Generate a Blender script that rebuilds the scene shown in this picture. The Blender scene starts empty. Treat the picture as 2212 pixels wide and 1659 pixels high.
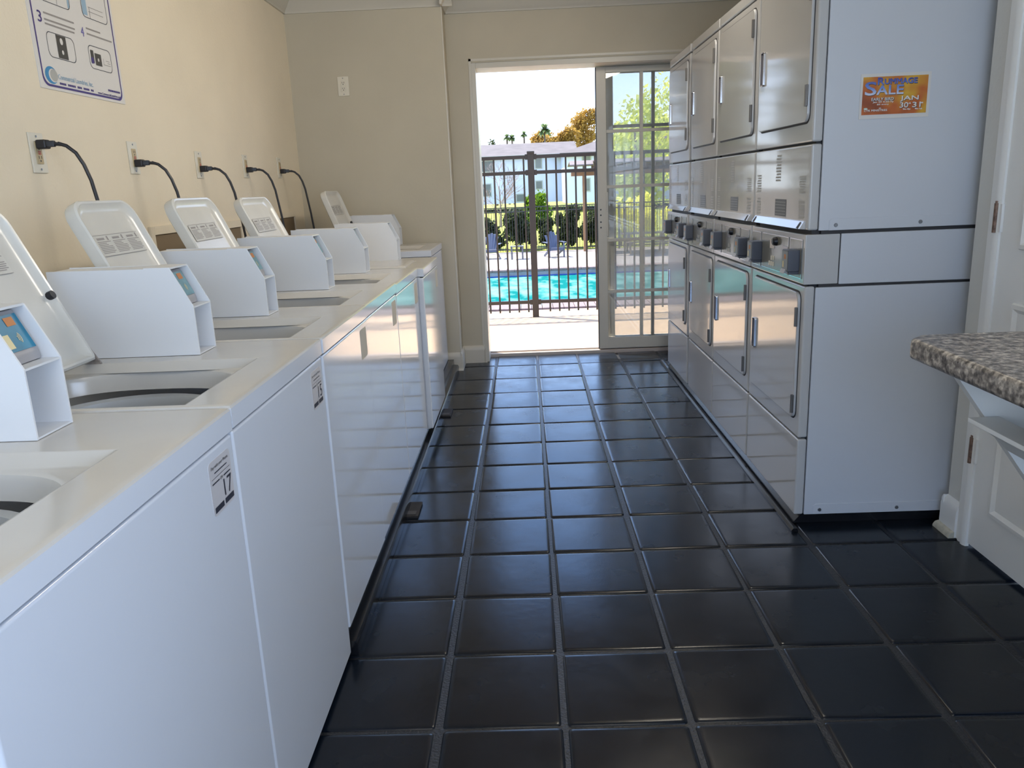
import bpy, bmesh, math, random
from mathutils import Vector, Matrix

# ---------------------------------------------------------------- camera, world, lights, exposure
SC = bpy.context.scene
COL = SC.collection
PITCH, YAW, ROLL = 0.2460, -0.0256, 0.0426
CAM = Vector((0.2547, -5.5988, 1.2671))
cp, sp, cy, sy = math.cos(PITCH), math.sin(PITCH), math.cos(YAW), math.sin(YAW)
FW = Vector((sy * cp, cy * cp, -sp)); RT0 = Vector((cy, -sy, 0)); DN0 = FW.cross(RT0)
RT = RT0 * math.cos(ROLL) + DN0 * math.sin(ROLL); DN = DN0 * math.cos(ROLL) - RT0 * math.sin(ROLL)
cam_data = bpy.data.cameras.new('camera'); cam_data.sensor_fit = 'HORIZONTAL'; cam_data.sensor_width = 36
cam_data.lens = 36 * 1696.3 / 2212; cam_data.clip_end = 500; cam_data.clip_start = 0.02
cam = bpy.data.objects.new('camera', cam_data); COL.objects.link(cam)
m = Matrix((RT, -DN, -FW)).transposed().to_4x4(); m.translation = CAM
cam.matrix_world = m
SC.camera = cam

SC.view_settings.view_transform = 'Standard'
SC.view_settings.look = 'None'
SC.view_settings.gamma = 1
SC.view_settings.exposure = 0
SC.cycles.use_denoising = True
SC.cycles.max_bounces = 10
SC.cycles.diffuse_bounces = 5
SC.cycles.glossy_bounces = 5
SC.cycles.transparent_max_bounces = 16
SC.cycles.caustics_reflective = False
SC.cycles.caustics_refractive = False
SC.cycles.sample_clamp_indirect = 6

W = bpy.data.worlds.new('sky'); SC.world = W; W.use_nodes = True
nt = W.node_tree; nt.nodes.clear()
out = nt.nodes.new('ShaderNodeOutputWorld'); bg = nt.nodes.new('ShaderNodeBackground')
tc = nt.nodes.new('ShaderNodeTexCoord'); sep = nt.nodes.new('ShaderNodeSeparateXYZ')
ramp = nt.nodes.new('ShaderNodeValToRGB'); noise = nt.nodes.new('ShaderNodeTexNoise')
cr2 = nt.nodes.new('ShaderNodeValToRGB'); mix = nt.nodes.new('ShaderNodeMixRGB')
e = ramp.color_ramp.elements
e[0].position = 0.0; e[0].color = (0.80, 0.90, 1.0, 1)
e[1].position = 0.9; e[1].color = (0.14, 0.28, 0.62, 1)
k = e.new(0.20); k.color = (0.42, 0.66, 1.12, 1)
k = e.new(0.42); k.color = (0.20, 0.36, 0.72, 1)
noise.inputs['Scale'].default_value = 2.2; noise.inputs['Detail'].default_value = 6
cr2.color_ramp.elements[0].position = 0.48; cr2.color_ramp.elements[0].color = (0, 0, 0, 1)
cr2.color_ramp.elements[1].position = 0.72; cr2.color_ramp.elements[1].color = (0.75, 0.75, 0.75, 1)
mix.inputs[2].default_value = (1, 1, 1, 1)
nt.links.new(tc.outputs['Generated'], sep.inputs[0]); nt.links.new(sep.outputs['Z'], ramp.inputs[0])
nt.links.new(tc.outputs['Generated'], noise.inputs['Vector']); nt.links.new(noise.outputs[0], cr2.inputs[0])
nt.links.new(cr2.outputs[0], mix.inputs[0]); nt.links.new(ramp.outputs[0], mix.inputs[1])
nt.links.new(mix.outputs[0], bg.inputs[0]); bg.inputs[1].default_value = 4.0
nt.links.new(bg.outputs[0], out.inputs[0])

def light(name, kind, energy, color, loc, target=None, **kw):
    d = bpy.data.lights.new(name, kind); d.energy = energy; d.color = color
    o = bpy.data.objects.new(name, d); COL.objects.link(o); o.location = loc
    if target is not None:
        o.rotation_euler = (Vector(target) - Vector(loc)).to_track_quat('-Z', 'Y').to_euler()
    for a, b in kw.items():
        setattr(d, a, b)
    return o
SUN_DIR = Vector((-0.845 * 0.52, 0.535 * 0.52, 1.0)).normalized()      # towards the sun
light('sun', 'SUN', 15, (1.0, 0.93, 0.80), (0, 0, 20), Vector((0, 0, 20)) - SUN_DIR, angle=0.009)
# added cool fill light in an assumed rear wall opening, behind the camera
light('rear_fill_light', 'AREA', 29, (0.38, 0.62, 1.0), (0.2, -8.3, 1.1), (0.2, 0, 1.2), shape='RECTANGLE', size=2.4, size_y=1.7)
# added cool fill light in a made-up right wall opening, beside the camera
light('right_fill_light', 'AREA', 26, (0.62, 0.76, 1.0), (1.80, -6.0, 1.5), (0, -6.0, 1.3), shape='RECTANGLE', size=1.5, size_y=1.15)
# added warm fill aimed at the left wall, unseen above the frame
light('left_wall_fill_light', 'AREA', 30, (1.0, 0.92, 0.79), (1.0, -2.3, 2.42), (-1.27, -1.7, 1.3), shape='RECTANGLE', size=1.2, size_y=0.3)

light('overhead_fill_light', 'AREA', 9, (1.0, 0.90, 0.76), (0.3, -5.6, 2.44), (0.3, -5.6, 0), shape='RECTANGLE', size=1.2, size_y=0.3)  # added warm fill for the upper dryer sides, no known lamp there

# ---------------------------------------------------------------- materials
MATS = {}
def srgb(r, g, b):
    f = lambda c: (c / 255 / 12.92) if c / 255 <= 0.04045 else ((c / 255 + 0.055) / 1.055) ** 2.4
    return (f(r), f(g), f(b))

def mat(name, color, rough=0.5, metal=0.0, spec=0.5, coat=0.0, var=0.0, vscale=8.0, bump=0.0, bscale=40.0, bdetail=3.0,
        rvar=0.0, trans=0.0, bdist=0.01, ior=1.5, coords='Object'):
    if name in MATS:
        return MATS[name]
    M = bpy.data.materials.new(name); M.use_nodes = True
    t = M.node_tree; b = t.nodes['Principled BSDF']
    b.inputs['Base Color'].default_value = (*color, 1); b.inputs['Roughness'].default_value = rough
    b.inputs['Metallic'].default_value = metal; b.inputs['Specular IOR Level'].default_value = spec
    b.inputs['Coat Weight'].default_value = coat; b.inputs['IOR'].default_value = ior
    b.inputs['Coat Roughness'].default_value = 0.04
    g = t.nodes.new('ShaderNodeTexCoord')
    if var > 0 or rvar > 0:
        n = t.nodes.new('ShaderNodeTexNoise'); n.inputs['Scale'].default_value = vscale; n.inputs['Detail'].default_value = 4
        t.links.new(g.outputs[coords], n.inputs['Vector'])
        if var > 0:
            r = t.nodes.new('ShaderNodeMapRange'); r.inputs[1].default_value = 0.3; r.inputs[2].default_value = 0.7
            r.inputs[3].default_value = 1 - var; r.inputs[4].default_value = 1 + var
            x = t.nodes.new('ShaderNodeVectorMath'); x.operation = 'SCALE'; x.inputs[0].default_value = color
            t.links.new(n.outputs[0], r.inputs[0]); t.links.new(r.outputs[0], x.inputs['Scale']); t.links.new(x.outputs[0], b.inputs['Base Color'])
        if rvar > 0:
            r = t.nodes.new('ShaderNodeMapRange'); r.inputs[1].default_value = 0.3; r.inputs[2].default_value = 0.7
            r.inputs[3].default_value = max(0.02, rough - rvar); r.inputs[4].default_value = rough + rvar
            t.links.new(n.outputs[0], r.inputs[0]); t.links.new(r.outputs[0], b.inputs['Roughness'])
    if bump > 0:
        n2 = t.nodes.new('ShaderNodeTexNoise'); n2.inputs['Scale'].default_value = bscale; n2.inputs['Detail'].default_value = bdetail
        bp = t.nodes.new('ShaderNodeBump'); bp.inputs['Strength'].default_value = bump; bp.inputs['Distance'].default_value = bdist
        t.links.new(g.outputs[coords], n2.inputs['Vector']); t.links.new(n2.outputs[0], bp.inputs['Height'])
        t.links.new(bp.outputs[0], b.inputs['Normal'])
        if coat > 0:
            t.links.new(bp.outputs[0], b.inputs['Coat Normal'])
    if trans > 0:
        o = t.nodes['Material Output']; ms = t.nodes.new('ShaderNodeMixShader'); tr = t.nodes.new('ShaderNodeBsdfTranslucent')
        tr.inputs[0].default_value = (*[min(1, c * 1.3) for c in color], 1); ms.inputs[0].default_value = trans
        t.links.new(b.outputs[0], ms.inputs[1]); t.links.new(tr.outputs[0], ms.inputs[2]); t.links.new(ms.outputs[0], o.inputs[0])
    MATS[name] = M
    return M

M_WALL = mat('wall_paint_lit', (0.80, 0.715, 0.57), 0.7, spec=0.3, var=0.03, vscale=3, bump=0.35, bscale=90, bdist=0.004)  # same paint as M_WALL2, lightened in place of light on the left wall
M_WALL2 = mat('wall_paint_smooth_shaded', (0.53, 0.485, 0.385), 0.6, spec=0.35, var=0.04, vscale=2.5, bump=0.12, bscale=60, bdist=0.004)  # the same paint again, its colour darkened for the dimmer walls
M_CEIL = mat('ceiling_paint', (0.70, 0.66, 0.58), 0.8, spec=0.2)
M_TRIM = mat('trim_paint', (0.60, 0.57, 0.50), 0.35, spec=0.5, bump=0.05, bscale=40)
M_DOORW = mat('door_paint', (0.82, 0.83, 0.83), 0.4, spec=0.5, bump=0.05, bscale=30)
M_TILE = mat('black_floor_paint', (0.003, 0.006, 0.012), 0.24, spec=0.40, rvar=0.05, vscale=7, bump=0.10, bscale=30, bdetail=4, bdist=0.003)
M_GROUT = mat('painted_grout', (0.010, 0.012, 0.017), 0.42, spec=0.6, bump=0.6, bscale=160, bdist=0.004)
M_WHITE = mat('white_enamel', (0.70, 0.735, 0.80), 0.09, spec=0.40, bump=0.010, bscale=4.0, bdetail=1.0, bdist=0.05)
M_DECK = mat('white_deck_enamel', (0.60, 0.58, 0.545), 0.16, spec=0.5, var=0.03, vscale=6)
M_LID = mat('white_lid_enamel', (0.66, 0.65, 0.61), 0.22, spec=0.5, var=0.04, vscale=7)
M_CASE = mat('white_case_paint', (0.72, 0.735, 0.76), 0.38, spec=0.45)
M_SIDE = mat('white_side_paint', (0.61, 0.635, 0.69), 0.42, spec=0.4, bump=0.03, bscale=3, bdist=0.05)
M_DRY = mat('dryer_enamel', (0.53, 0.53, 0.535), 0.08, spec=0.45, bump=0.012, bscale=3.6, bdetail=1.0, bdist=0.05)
M_CORE = mat('dark_seam', (0.03, 0.03, 0.035), 0.6)
M_PLATE = mat('control_plate_grey', (0.17, 0.165, 0.14), 0.25, spec=0.7, coat=0.3)
M_CHROME = mat('chrome', (0.55, 0.55, 0.58), 0.14, metal=1.0)
M_HANDLE = mat('dark_pull', (0.13, 0.12, 0.14), 0.25, spec=0.7, metal=0.5)
M_HINGE = mat('hinge_metal', (0.16, 0.15, 0.14), 0.4, metal=0.7)
M_RUST = mat('rusty_hinge', (0.20, 0.13, 0.10), 0.55, metal=0.5, var=0.5, vscale=90)
M_BLACK = mat('black_plastic', (0.012, 0.012, 0.016), 0.4)
M_PLINTH = mat('black_plinth', (0.008, 0.009, 0.012), 0.22, spec=0.7)
M_READER = mat('reader_grey', (0.075, 0.082, 0.105), 0.4)
M_READF = mat('reader_face_grey', (0.20, 0.225, 0.26), 0.4)
M_SHELL = mat('reader_shell', (0.36, 0.35, 0.36), 0.45)
M_TEAL = mat('teal_print', srgb(18, 118, 150), 0.35, var=0.15, vscale=30)
M_TEALF = mat('faded_teal_print', srgb(112, 150, 160), 0.35, var=0.25, vscale=30)
M_ORANGE = mat('orange_print', srgb(195, 125, 70), 0.5)
M_CREAM = mat('cream_print', srgb(225, 212, 165), 0.5)
M_TUB = mat('tub_plastic', (0.50, 0.52, 0.54), 0.35)
M_BASKET = mat('tub_basket', (0.17, 0.20, 0.24), 0.35, metal=0.4)
M_PAPER = mat('paper', (0.70, 0.68, 0.66), 0.6)
M_STICK = mat('sticker_paper', (0.58, 0.565, 0.58), 0.45)
M_STICKB = mat('glare_sticker', (0.55, 0.52, 0.46), 0.6, spec=0.2)  # beige without print stands in for glare on the far stickers
M_INK = mat('dark_ink', (0.025, 0.028, 0.045), 0.5)
M_GREYINK = mat('grey_ink', (0.30, 0.28, 0.27), 0.6)
M_PURPLE = mat('purple_ink', srgb(66, 52, 122), 0.5)
M_PURPLE2 = mat('violet_ink', srgb(118, 112, 175), 0.5)
M_SKYINK = mat('pale_blue_ink', srgb(150, 178, 200), 0.5)
M_BLUEINK = mat('blue_ink', srgb(58, 135, 185), 0.5)
M_DECAL = mat('pale_decal', (0.36, 0.355, 0.34), 0.4)
M_PLASTW = mat('outlet_white', (0.70, 0.66, 0.56), 0.4)
M_RECEPT = mat('outlet_cream', (0.48, 0.38, 0.22), 0.45)
M_RED = mat('red_button', (0.45, 0.06, 0.04), 0.4)
M_BOXIN = mat('recess_brown', (0.22, 0.16, 0.095), 0.8)
M_SHIM = mat('shim_brown', (0.022, 0.018, 0.016), 0.7, var=0.3, vscale=60)
M_GRANITE = None
M_STEEL = mat('screw_steel', (0.25, 0.26, 0.28), 0.35, metal=0.8)

def granite():
    M = bpy.data.materials.new('speckled_laminate'); M.use_nodes = True
    t = M.node_tree; b = t.nodes['Principled BSDF']; b.inputs['Roughness'].default_value = 0.3
    g = t.nodes.new('ShaderNodeTexCoord')
    n = t.nodes.new('ShaderNodeTexNoise'); n.inputs['Scale'].default_value = 85; n.inputs['Detail'].default_value = 3
    v = t.nodes.new('ShaderNodeTexVoronoi'); v.inputs['Scale'].default_value = 130
    r = t.nodes.new('ShaderNodeValToRGB'); el = r.color_ramp.elements
    el[0].position = 0.34; el[0].color = (0.06, 0.05, 0.048, 1); el[1].position = 0.70; el[1].color = (0.50, 0.45, 0.39, 1)
    a = el.new(0.46); a.color = (0.18, 0.16, 0.145, 1); a = el.new(0.56); a.color = (0.31, 0.275, 0.245, 1)
    mx = t.nodes.new('ShaderNodeMixRGB'); mx.blend_type = 'OVERLAY'; mx.inputs[0].default_value = 0.55
    t.links.new(g.outputs['Object'], n.inputs['Vector']); t.links.new(g.outputs['Object'], v.inputs['Vector'])
    t.links.new(n.outputs[0], r.inputs[0]); t.links.new(r.outputs[0], mx.inputs[1]); t.links.new(v.outputs['Color'], mx.inputs[2])
    bw = t.nodes.new('ShaderNodeRGBToBW'); t.links.new(v.outputs['Color'], bw.inputs[0]); t.links.new(bw.outputs[0], mx.inputs[2])
    t.links.new(mx.outputs[0], b.inputs['Base Color'])
    return M
M_GRANITE = granite()

def hazy_glass():
    M = bpy.data.materials.new('dusty_glass'); M.use_nodes = True
    t = M.node_tree; t.nodes.remove(t.nodes['Principled BSDF']); o = t.nodes['Material Output']
    tr = t.nodes.new('ShaderNodeBsdfTransparent'); tr.inputs[0].default_value = (0.825, 0.83, 0.825, 1)
    gl = t.nodes.new('ShaderNodeBsdfGlossy'); gl.inputs['Roughness'].default_value = 0.02; gl.inputs[0].default_value = (1, 1, 1, 1)
    fr = t.nodes.new('ShaderNodeFresnel'); fr.inputs[0].default_value = 1.45
    df = t.nodes.new('ShaderNodeBsdfTranslucent'); df.inputs[0].default_value = (0.8, 0.8, 0.74, 1)
    m1 = t.nodes.new('ShaderNodeMixShader'); m2 = t.nodes.new('ShaderNodeMixShader'); m1.inputs[0].default_value = 0.10
    t.links.new(tr.outputs[0], m1.inputs[1]); t.links.new(df.outputs[0], m1.inputs[2])
    t.links.new(fr.outputs[0], m2.inputs[0]); t.links.new(m1.outputs[0], m2.inputs[1]); t.links.new(gl.outputs[0], m2.inputs[2])
    t.links.new(m2.outputs[0], o.inputs[0])
    return M
M_GLASS = hazy_glass()

# ---------------------------------------------------------------- mesh helpers
def wloc(o):
    v = Vector((0, 0, 0))
    while o is not None:
        v += o.location; o = o.parent
    return v

class MB:
    def __init__(s): s.bm = bmesh.new(); s.mi = 0
    def _f(s, vs):
        try:
            f = s.bm.faces.new(vs); f.material_index = s.mi; return f
        except ValueError:
            return None
    def box(s, x0, x1, y0, y1, z0, z1, r=0.0, seg=2):
        b = bmesh.new() if r > 0 else s.bm
        V = [b.verts.new((x, y, z)) for x in (x0, x1) for y in (y0, y1) for z in (z0, z1)]
        for q in ((0, 1, 3, 2), (4, 6, 7, 5), (0, 4, 5, 1), (2, 3, 7, 6), (0, 2, 6, 4), (1, 5, 7, 3)):
            f = b.faces.new([V[i] for i in q]); f.material_index = s.mi
        if r > 0:
            bmesh.ops.bevel(b, geom=list(b.edges), offset=r, segments=seg, profile=0.5, affect='EDGES')
            s._merge(b)
        return s
    def _merge(s, b):
        mp = {}
        for v in b.verts: mp[v] = s.bm.verts.new(v.co)
        for f in b.faces:
            s._f([mp[v] for v in f.verts])
        b.free()
    def prism(s, pts, axis, a0, a1, r=0.0, seg=2):
        b = bmesh.new()
        P = {'x': lambda p, a: (a, p[0], p[1]), 'y': lambda p, a: (p[0], a, p[1]), 'z': lambda p, a: (p[0], p[1], a)}[axis]
        A = [b.verts.new(P(p, a0)) for p in pts]; B = [b.verts.new(P(p, a1)) for p in pts]
        n = len(pts)
        for i in range(n):
            b.faces.new((A[i], A[(i + 1) % n], B[(i + 1) % n], B[i]))
        b.faces.new(A[::-1]); b.faces.new(B)
        bmesh.ops.recalc_face_normals(b, faces=list(b.faces))
        if r > 0:
            bmesh.ops.bevel(b, geom=list(b.edges), offset=r, segments=seg, profile=0.5, affect='EDGES')
        s._merge(b)
        return s
    def quad(s, *p):
        s._f([s.bm.verts.new(q) for q in p]); return s
    def loops(s, L, cap0=False, cap1=False, closed=True):
        R = [[s.bm.verts.new(p) for p in l] for l in L]
        n = len(R[0])
        for a, b in zip(R, R[1:]):
            for i in range(n if closed else n - 1):
                s._f((a[i], a[(i + 1) % n], b[(i + 1) % n], b[i]))
        if cap0: s._f(R[0][::-1])
        if cap1: s._f(R[-1])
        return s
    def cyl(s, p0, p1, r0, r1=None, n=16, cap=True):
        r1 = r0 if r1 is None else r1
        p0, p1 = Vector(p0), Vector(p1); d = (p1 - p0).normalized()
        u = d.orthogonal().normalized(); w = d.cross(u)
        c = [(math.cos(2 * math.pi * i / n), math.sin(2 * math.pi * i / n)) for i in range(n)]
        return s.loops([[p0 + r0 * (a * u + b * w) for a, b in c], [p1 + r1 * (a * u + b * w) for a, b in c]], cap, cap)
    def tube(s, pts, r, n=8):
        pts = [Vector(p) for p in pts]
        rs = r if isinstance(r, (list, tuple)) else [r] * len(pts)
        L = []; u = None
        for i, p in enumerate(pts):
            d = (pts[min(i + 1, len(pts) - 1)] - pts[max(i - 1, 0)]).normalized()
            if u is None: u = d.orthogonal().normalized()
            u = (u - d * u.dot(d)).normalized(); w = d.cross(u)
            L.append([p + rs[i] * (math.cos(2 * math.pi * j / n) * u + math.sin(2 * math.pi * j / n) * w) for j in range(n)])
        return s.loops(L, True, True)
    def build(s, name, mats, parent=None, smooth=True, normals=True):
        if normals:
            bmesh.ops.recalc_face_normals(s.bm, faces=list(s.bm.faces))
        if parent is not None:
            bmesh.ops.translate(s.bm, verts=list(s.bm.verts), vec=-wloc(parent))
        me = bpy.data.meshes.new(name); s.bm.to_mesh(me); s.bm.free()
        for mm in (mats if isinstance(mats, (list, tuple)) else [mats]): me.materials.append(mm)
        if smooth:
            me.shade_smooth(); me.set_sharp_from_angle(angle=math.radians(32))
        o = bpy.data.objects.new(name, me); COL.objects.link(o)
        if smooth and len(me.polygons) < 3000:
            w = o.modifiers.new('weighted_normal', 'WEIGHTED_NORMAL'); w.keep_sharp = True; w.weight = 100
        if parent is not None: o.parent = parent
        return o

def tag(o, label=None, cat=None, group=None, kind=None):
    if label: o['label'] = label
    if cat: o['category'] = cat
    if group: o['group'] = group
    if kind: o['kind'] = kind
    return o
def thing(name, loc, label, cat, group=None, kind=None):
    o = bpy.data.objects.new(name, None); COL.objects.link(o); o.location = loc; o.empty_display_size = 0.1
    return tag(o, label, cat, group, kind)
def struct(o, label=None, cat=None):
    return tag(o, label, cat, None, 'structure')

def rrect(w, h, r, n=6):
    """rounded rectangle centred on 0, counter-clockwise"""
    P = []
    for cx, cz, a0 in ((w / 2 - r, h / 2 - r, 0), (-w / 2 + r, h / 2 - r, 90), (-w / 2 + r, -h / 2 + r, 180), (w / 2 - r, -h / 2 + r, 270)):
        for i in range(n + 1):
            a = math.radians(a0 + 90 * i / n); P.append((cx + r * math.cos(a), cz + r * math.sin(a)))
    return P

TEXT_CACHE = {}
def text_faces(s, width=None, height=None):
    """polygons (2D) of a string, normalised: x from 0, cap height 1"""
    if s in TEXT_CACHE: return TEXT_CACHE[s]
    cu = bpy.data.curves.new('lettering', 'FONT'); cu.body = s; cu.size = 1; cu.resolution_u = 3
    o = bpy.data.objects.new('lettering', cu); COL.objects.link(o)
    bpy.context.view_layer.update()
    me = bpy.data.meshes.new_from_object(o.evaluated_get(bpy.context.evaluated_depsgraph_get()))
    V = [v.co.copy() for v in me.vertices]; F = [tuple(p.vertices) for p in me.polygons]
    bpy.data.objects.remove(o); bpy.data.curves.remove(cu); bpy.data.meshes.remove(me)
    x0 = min(v.x for v in V); x1 = max(v.x for v in V); y0 = min(v.y for v in V); y1 = max(v.y for v in V)
    TEXT_CACHE[s] = ([((v.x - x0) / (x1 - x0), (v.y - y0) / (y1 - y0)) for v in V], F)
    return TEXT_CACHE[s]
def put_text(mb, s, f, u0, u1, v0, v1, bold=0.0):
    """text stretched into the box u0..u1, v0..v1 of the plane map f(u, v)"""
    V, F = text_faces(s); k = -1
    o_ = Vector(f(0, 0)); nrm = (Vector(f(1, 0)) - o_).cross(Vector(f(0, 1)) - o_).normalized()
    for off in ((0, 0), (bold, 0), (0, bold), (bold, bold)) if bold else ((0, 0),):
        k += 1; vs = [mb.bm.verts.new(Vector(f(u0 + x * (u1 - u0) + off[0], v0 + y * (v1 - v0) + off[1])) + nrm * (0.00005 * k)) for x, y in V]
        for q in F: mb._f([vs[i] for i in q])
def put_rect(mb, f, u0, u1, v0, v1):
    mb.quad(f(u0, v0), f(u1, v0), f(u1, v1), f(u0, v1))
def put_frame(mb, f, pts, w):
    """closed outline of width w through 2D points (scaled about the centre)"""
    cu = sum(p[0] for p in pts) / len(pts); cv = sum(p[1] for p in pts) / len(pts)
    hu = max(abs(p[0] - cu) for p in pts); hv = max(abs(p[1] - cv) for p in pts)
    I = [(cu + (p[0] - cu) * (1 - w / hu), cv + (p[1] - cv) * (1 - w / hv)) for p in pts]
    mb.loops([[f(*p) for p in pts], [f(*p) for p in I]])

# ---------------------------------------------------------------- room shell
XL, XR, YD, YC, ZC = -1.27, 1.74, 0.15, -0.08, 2.50      # left wall, right wall, door wall, pilaster front, ceiling
DX0, DX1, DZ = -0.085, 1.72, 2.10                        # door rough opening
YB = -8.4
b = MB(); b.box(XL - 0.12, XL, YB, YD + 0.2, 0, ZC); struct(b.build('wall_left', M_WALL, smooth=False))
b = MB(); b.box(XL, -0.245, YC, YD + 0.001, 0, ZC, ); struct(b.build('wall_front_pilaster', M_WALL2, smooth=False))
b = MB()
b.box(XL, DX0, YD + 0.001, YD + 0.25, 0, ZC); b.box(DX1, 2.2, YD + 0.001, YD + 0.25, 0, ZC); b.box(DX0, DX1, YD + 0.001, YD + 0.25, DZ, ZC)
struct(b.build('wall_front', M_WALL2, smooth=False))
b = MB(); b.box(1.98, 2.1, -2.93, YD, 0, ZC); struct(b.build('wall_right_alcove', M_WALL2, smooth=False))
b = MB(); b.box(XR, 2.1, -3.05, -2.93, 0, ZC); struct(b.build('wall_right_corner', mat('corner_paint', (0.66, 0.655, 0.62), 0.6, bump=0.1, bscale=60), smooth=False))
b = MB()
b.box(XR, XR + 0.12, -3.90, -3.05, 2.04, ZC); b.box(XR, XR + 0.12, -5.2, -3.90, 0, ZC); b.box(XR, XR + 0.12, YB, -6.8, 0, ZC); b.box(XR, XR + 0.12, -6.8, -5.2, 0, 0.9); b.box(XR, XR + 0.12, -6.8, -5.2, 2.1, ZC)  # unseen opening beside the camera, added to hold the right fill light
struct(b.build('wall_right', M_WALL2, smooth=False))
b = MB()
b.box(XL, 2.1, YB - 0.12, YB, 0, 0.45); b.box(XL, 2.1, YB - 0.12, YB, 2.25, ZC); b.box(XL, -1.05, YB - 0.12, YB, 0.45, 2.25); b.box(1.45, 2.1, YB - 0.12, YB, 0.45, 2.25)  # unseen opening, added to hold the rear fill light
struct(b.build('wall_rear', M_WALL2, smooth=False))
b = MB(); b.box(XL - 0.12, 2.2, YB - 0.12, YD + 0.25, ZC, ZC + 0.12); struct(b.build('ceiling', M_CEIL, smooth=False))
b = MB(); b.box(-3.0, 4.0, YD + 0.25, YD + 0.62, ZC + 0.02, ZC + 0.14); b.box(-3.0, 4.0, YD + 0.62, YD + 0.65, ZC - 0.04, ZC + 0.16); struct(b.build('roof_eave', M_TRIM, smooth=False))
b = MB(); b.box(-8, XL - 0.12, YD + 0.05, YD + 0.25, -0.05, 2.6); b.box(2.2, 9, YD + 0.05, YD + 0.25, -0.05, 2.6); struct(b.build('wall_outside', M_TRIM, smooth=False))

# floor: painted square tiles with rough grout, one mesh
rng = random.Random(3)
rows = [0.34, 0.0, -0.3975, -0.7768, -1.1234, -1.4585, -1.7931, -2.1131, -2.4299, -2.7299, -3.0337, -3.3339, -3.6506, -3.9608]
while rows[-1] > YB: rows.append(rows[-1] - 0.31)
cols = [-1.525 + 0.305 * i for i in range(13)]
b = MB(); g, gy = 0.0085, 0.0055
for i in range(len(rows) - 1):
    for j in range(len(cols) - 1):
        x0, x1, y0, y1 = cols[j] + g, cols[j + 1] - g, rows[i + 1] + gy, rows[i] - gy
        tx, ty = rng.uniform(-0.0012, 0.0012), rng.uniform(-0.0012, 0.0012); dz = rng.uniform(-0.0008, 0)
        jx, jy = rng.uniform(-0.003, 0.003), rng.uniform(-0.002, 0.002)
        P = rrect(x1 - x0, y1 - y0, 0.008, 2); cx, cy_ = (x0 + x1) / 2 + jx, (y0 + y1) / 2 + jy
        def lv(ins, z): return [(cx + p[0] * (1 - ins / 0.145), cy_ + p[1] * (1 - ins / 0.145), z + dz + tx * p[0] / 0.15 + ty * p[1] / 0.15) for p in P]
        b.loops([lv(-0.002, -0.008), lv(0, -0.0035), lv(0.003, -0.0012), lv(0.008, -0.0002), lv(0.014, 0)], cap1=True)
b.mi = 1; b.quad((XL - 0.1, YB, -0.0052), (2.15, YB, -0.0052), (2.15, 0.35, -0.0052), (XL - 0.1, 0.35, -0.0052))
struct(b.build('floor', [M_TILE, M_GROUT]))

# crown moulding
def crown_profile(s=1.0): return [(0, -0.085), (0.012, -0.085), (0.016, -0.07), (0.03, -0.055), (0.055, -0.022), (0.068, -0.014), (0.075, 0), (0, 0)]
b = MB()
b.prism([(XL + p[0], ZC + p[1]) for p in crown_profile()], 'y', YB, YC)
struct(b.build('trim_1', M_TRIM))
b = MB()
b.prism([(YC - p[0], ZC + p[1]) for p in crown_profile()], 'x', XL, -0.245 + 0.075)
b.prism([(-0.245 + p[0], ZC + p[1]) for p in crown_profile()], 'y', YC - 0.075, YD)
b.prism([(YD - p[0], ZC + p[1]) for p in crown_profile()], 'x', -0.245, 1.98)
struct(b.build('trim_2', M_TRIM))
# corner bead and thin casing line round the door opening
b = MB()
b.box(-0.247, -0.239, YC - 0.002, YC + 0.006, 0.13, ZC - 0.08, r=0.002)
struct(b.build('trim_3', M_TRIM))
# baseboards
def base_profile(): return [(0, 0), (0.016, 0), (0.016, 0.095), (0.012, 0.105), (0.012, 0.115), (0.004, 0.128), (0, 0.13)]
b = MB()
b.prism([(YC - p[0], p[1]) for p in base_profile()], 'x', XL, -0.2452)
b.prism([(-0.2445 + p[0], p[1]) for p in base_profile()], 'y', YC - 0.016, YD)
b.prism([(YC - 0.016 - p[0], p[1]) for p in [(0, 0), (0.014, 0), (0.012, 0.008), (0.006, 0.013), (0, 0.015)]], 'x', -0.45, -0.2285)
b.prism([(YD - p[0], p[1]) for p in base_profile()], 'x', -0.245, DX0 + 0.002)
b.prism([(DX0 + p[0], p[1]) for p in base_profile()], 'y', YD - 0.016, YD + 0.10)
struct(b.build('baseboard_front', M_TRIM))

# ---------------------------------------------------------------- sliding glass door
door1 = thing('door_1', (0.8, 0.36, 0), 'sliding glass door with white grid muntins standing half open to the pool', 'sliding door', kind='structure')
b = MB()
b.box(DX0 - 0.002, -0.052, 0.158, 0.40, 0, 2.112, r=0.003); b.box(-0.0525, DX1, 0.159, 0.399, 2.065, 2.111, r=0.003)
b.box(1.70, DX1 + 0.03, 0.20, 0.40, 0, DZ, r=0.004)
b.box(DX0 - 0.012, DX0 + 0.004, YD - 0.004, 0.21, 0.0, 2.125); b.box(DX0 - 0.012, DX1, YD - 0.004, 0.21, 2.11, 2.125)
b.build('door_frame', M_TRIM, door1)
b = MB(); b.box(DX0, DX1, 0.335, 0.50, -0.03, 0.022, r=0.003); b.box(DX0, DX1, 0.375, 0.38, 0.02, 0.034); b.build('sill_track', mat('sill_metal', (0.50, 0.42, 0.36), 0.4, metal=0.3), door1)
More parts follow.
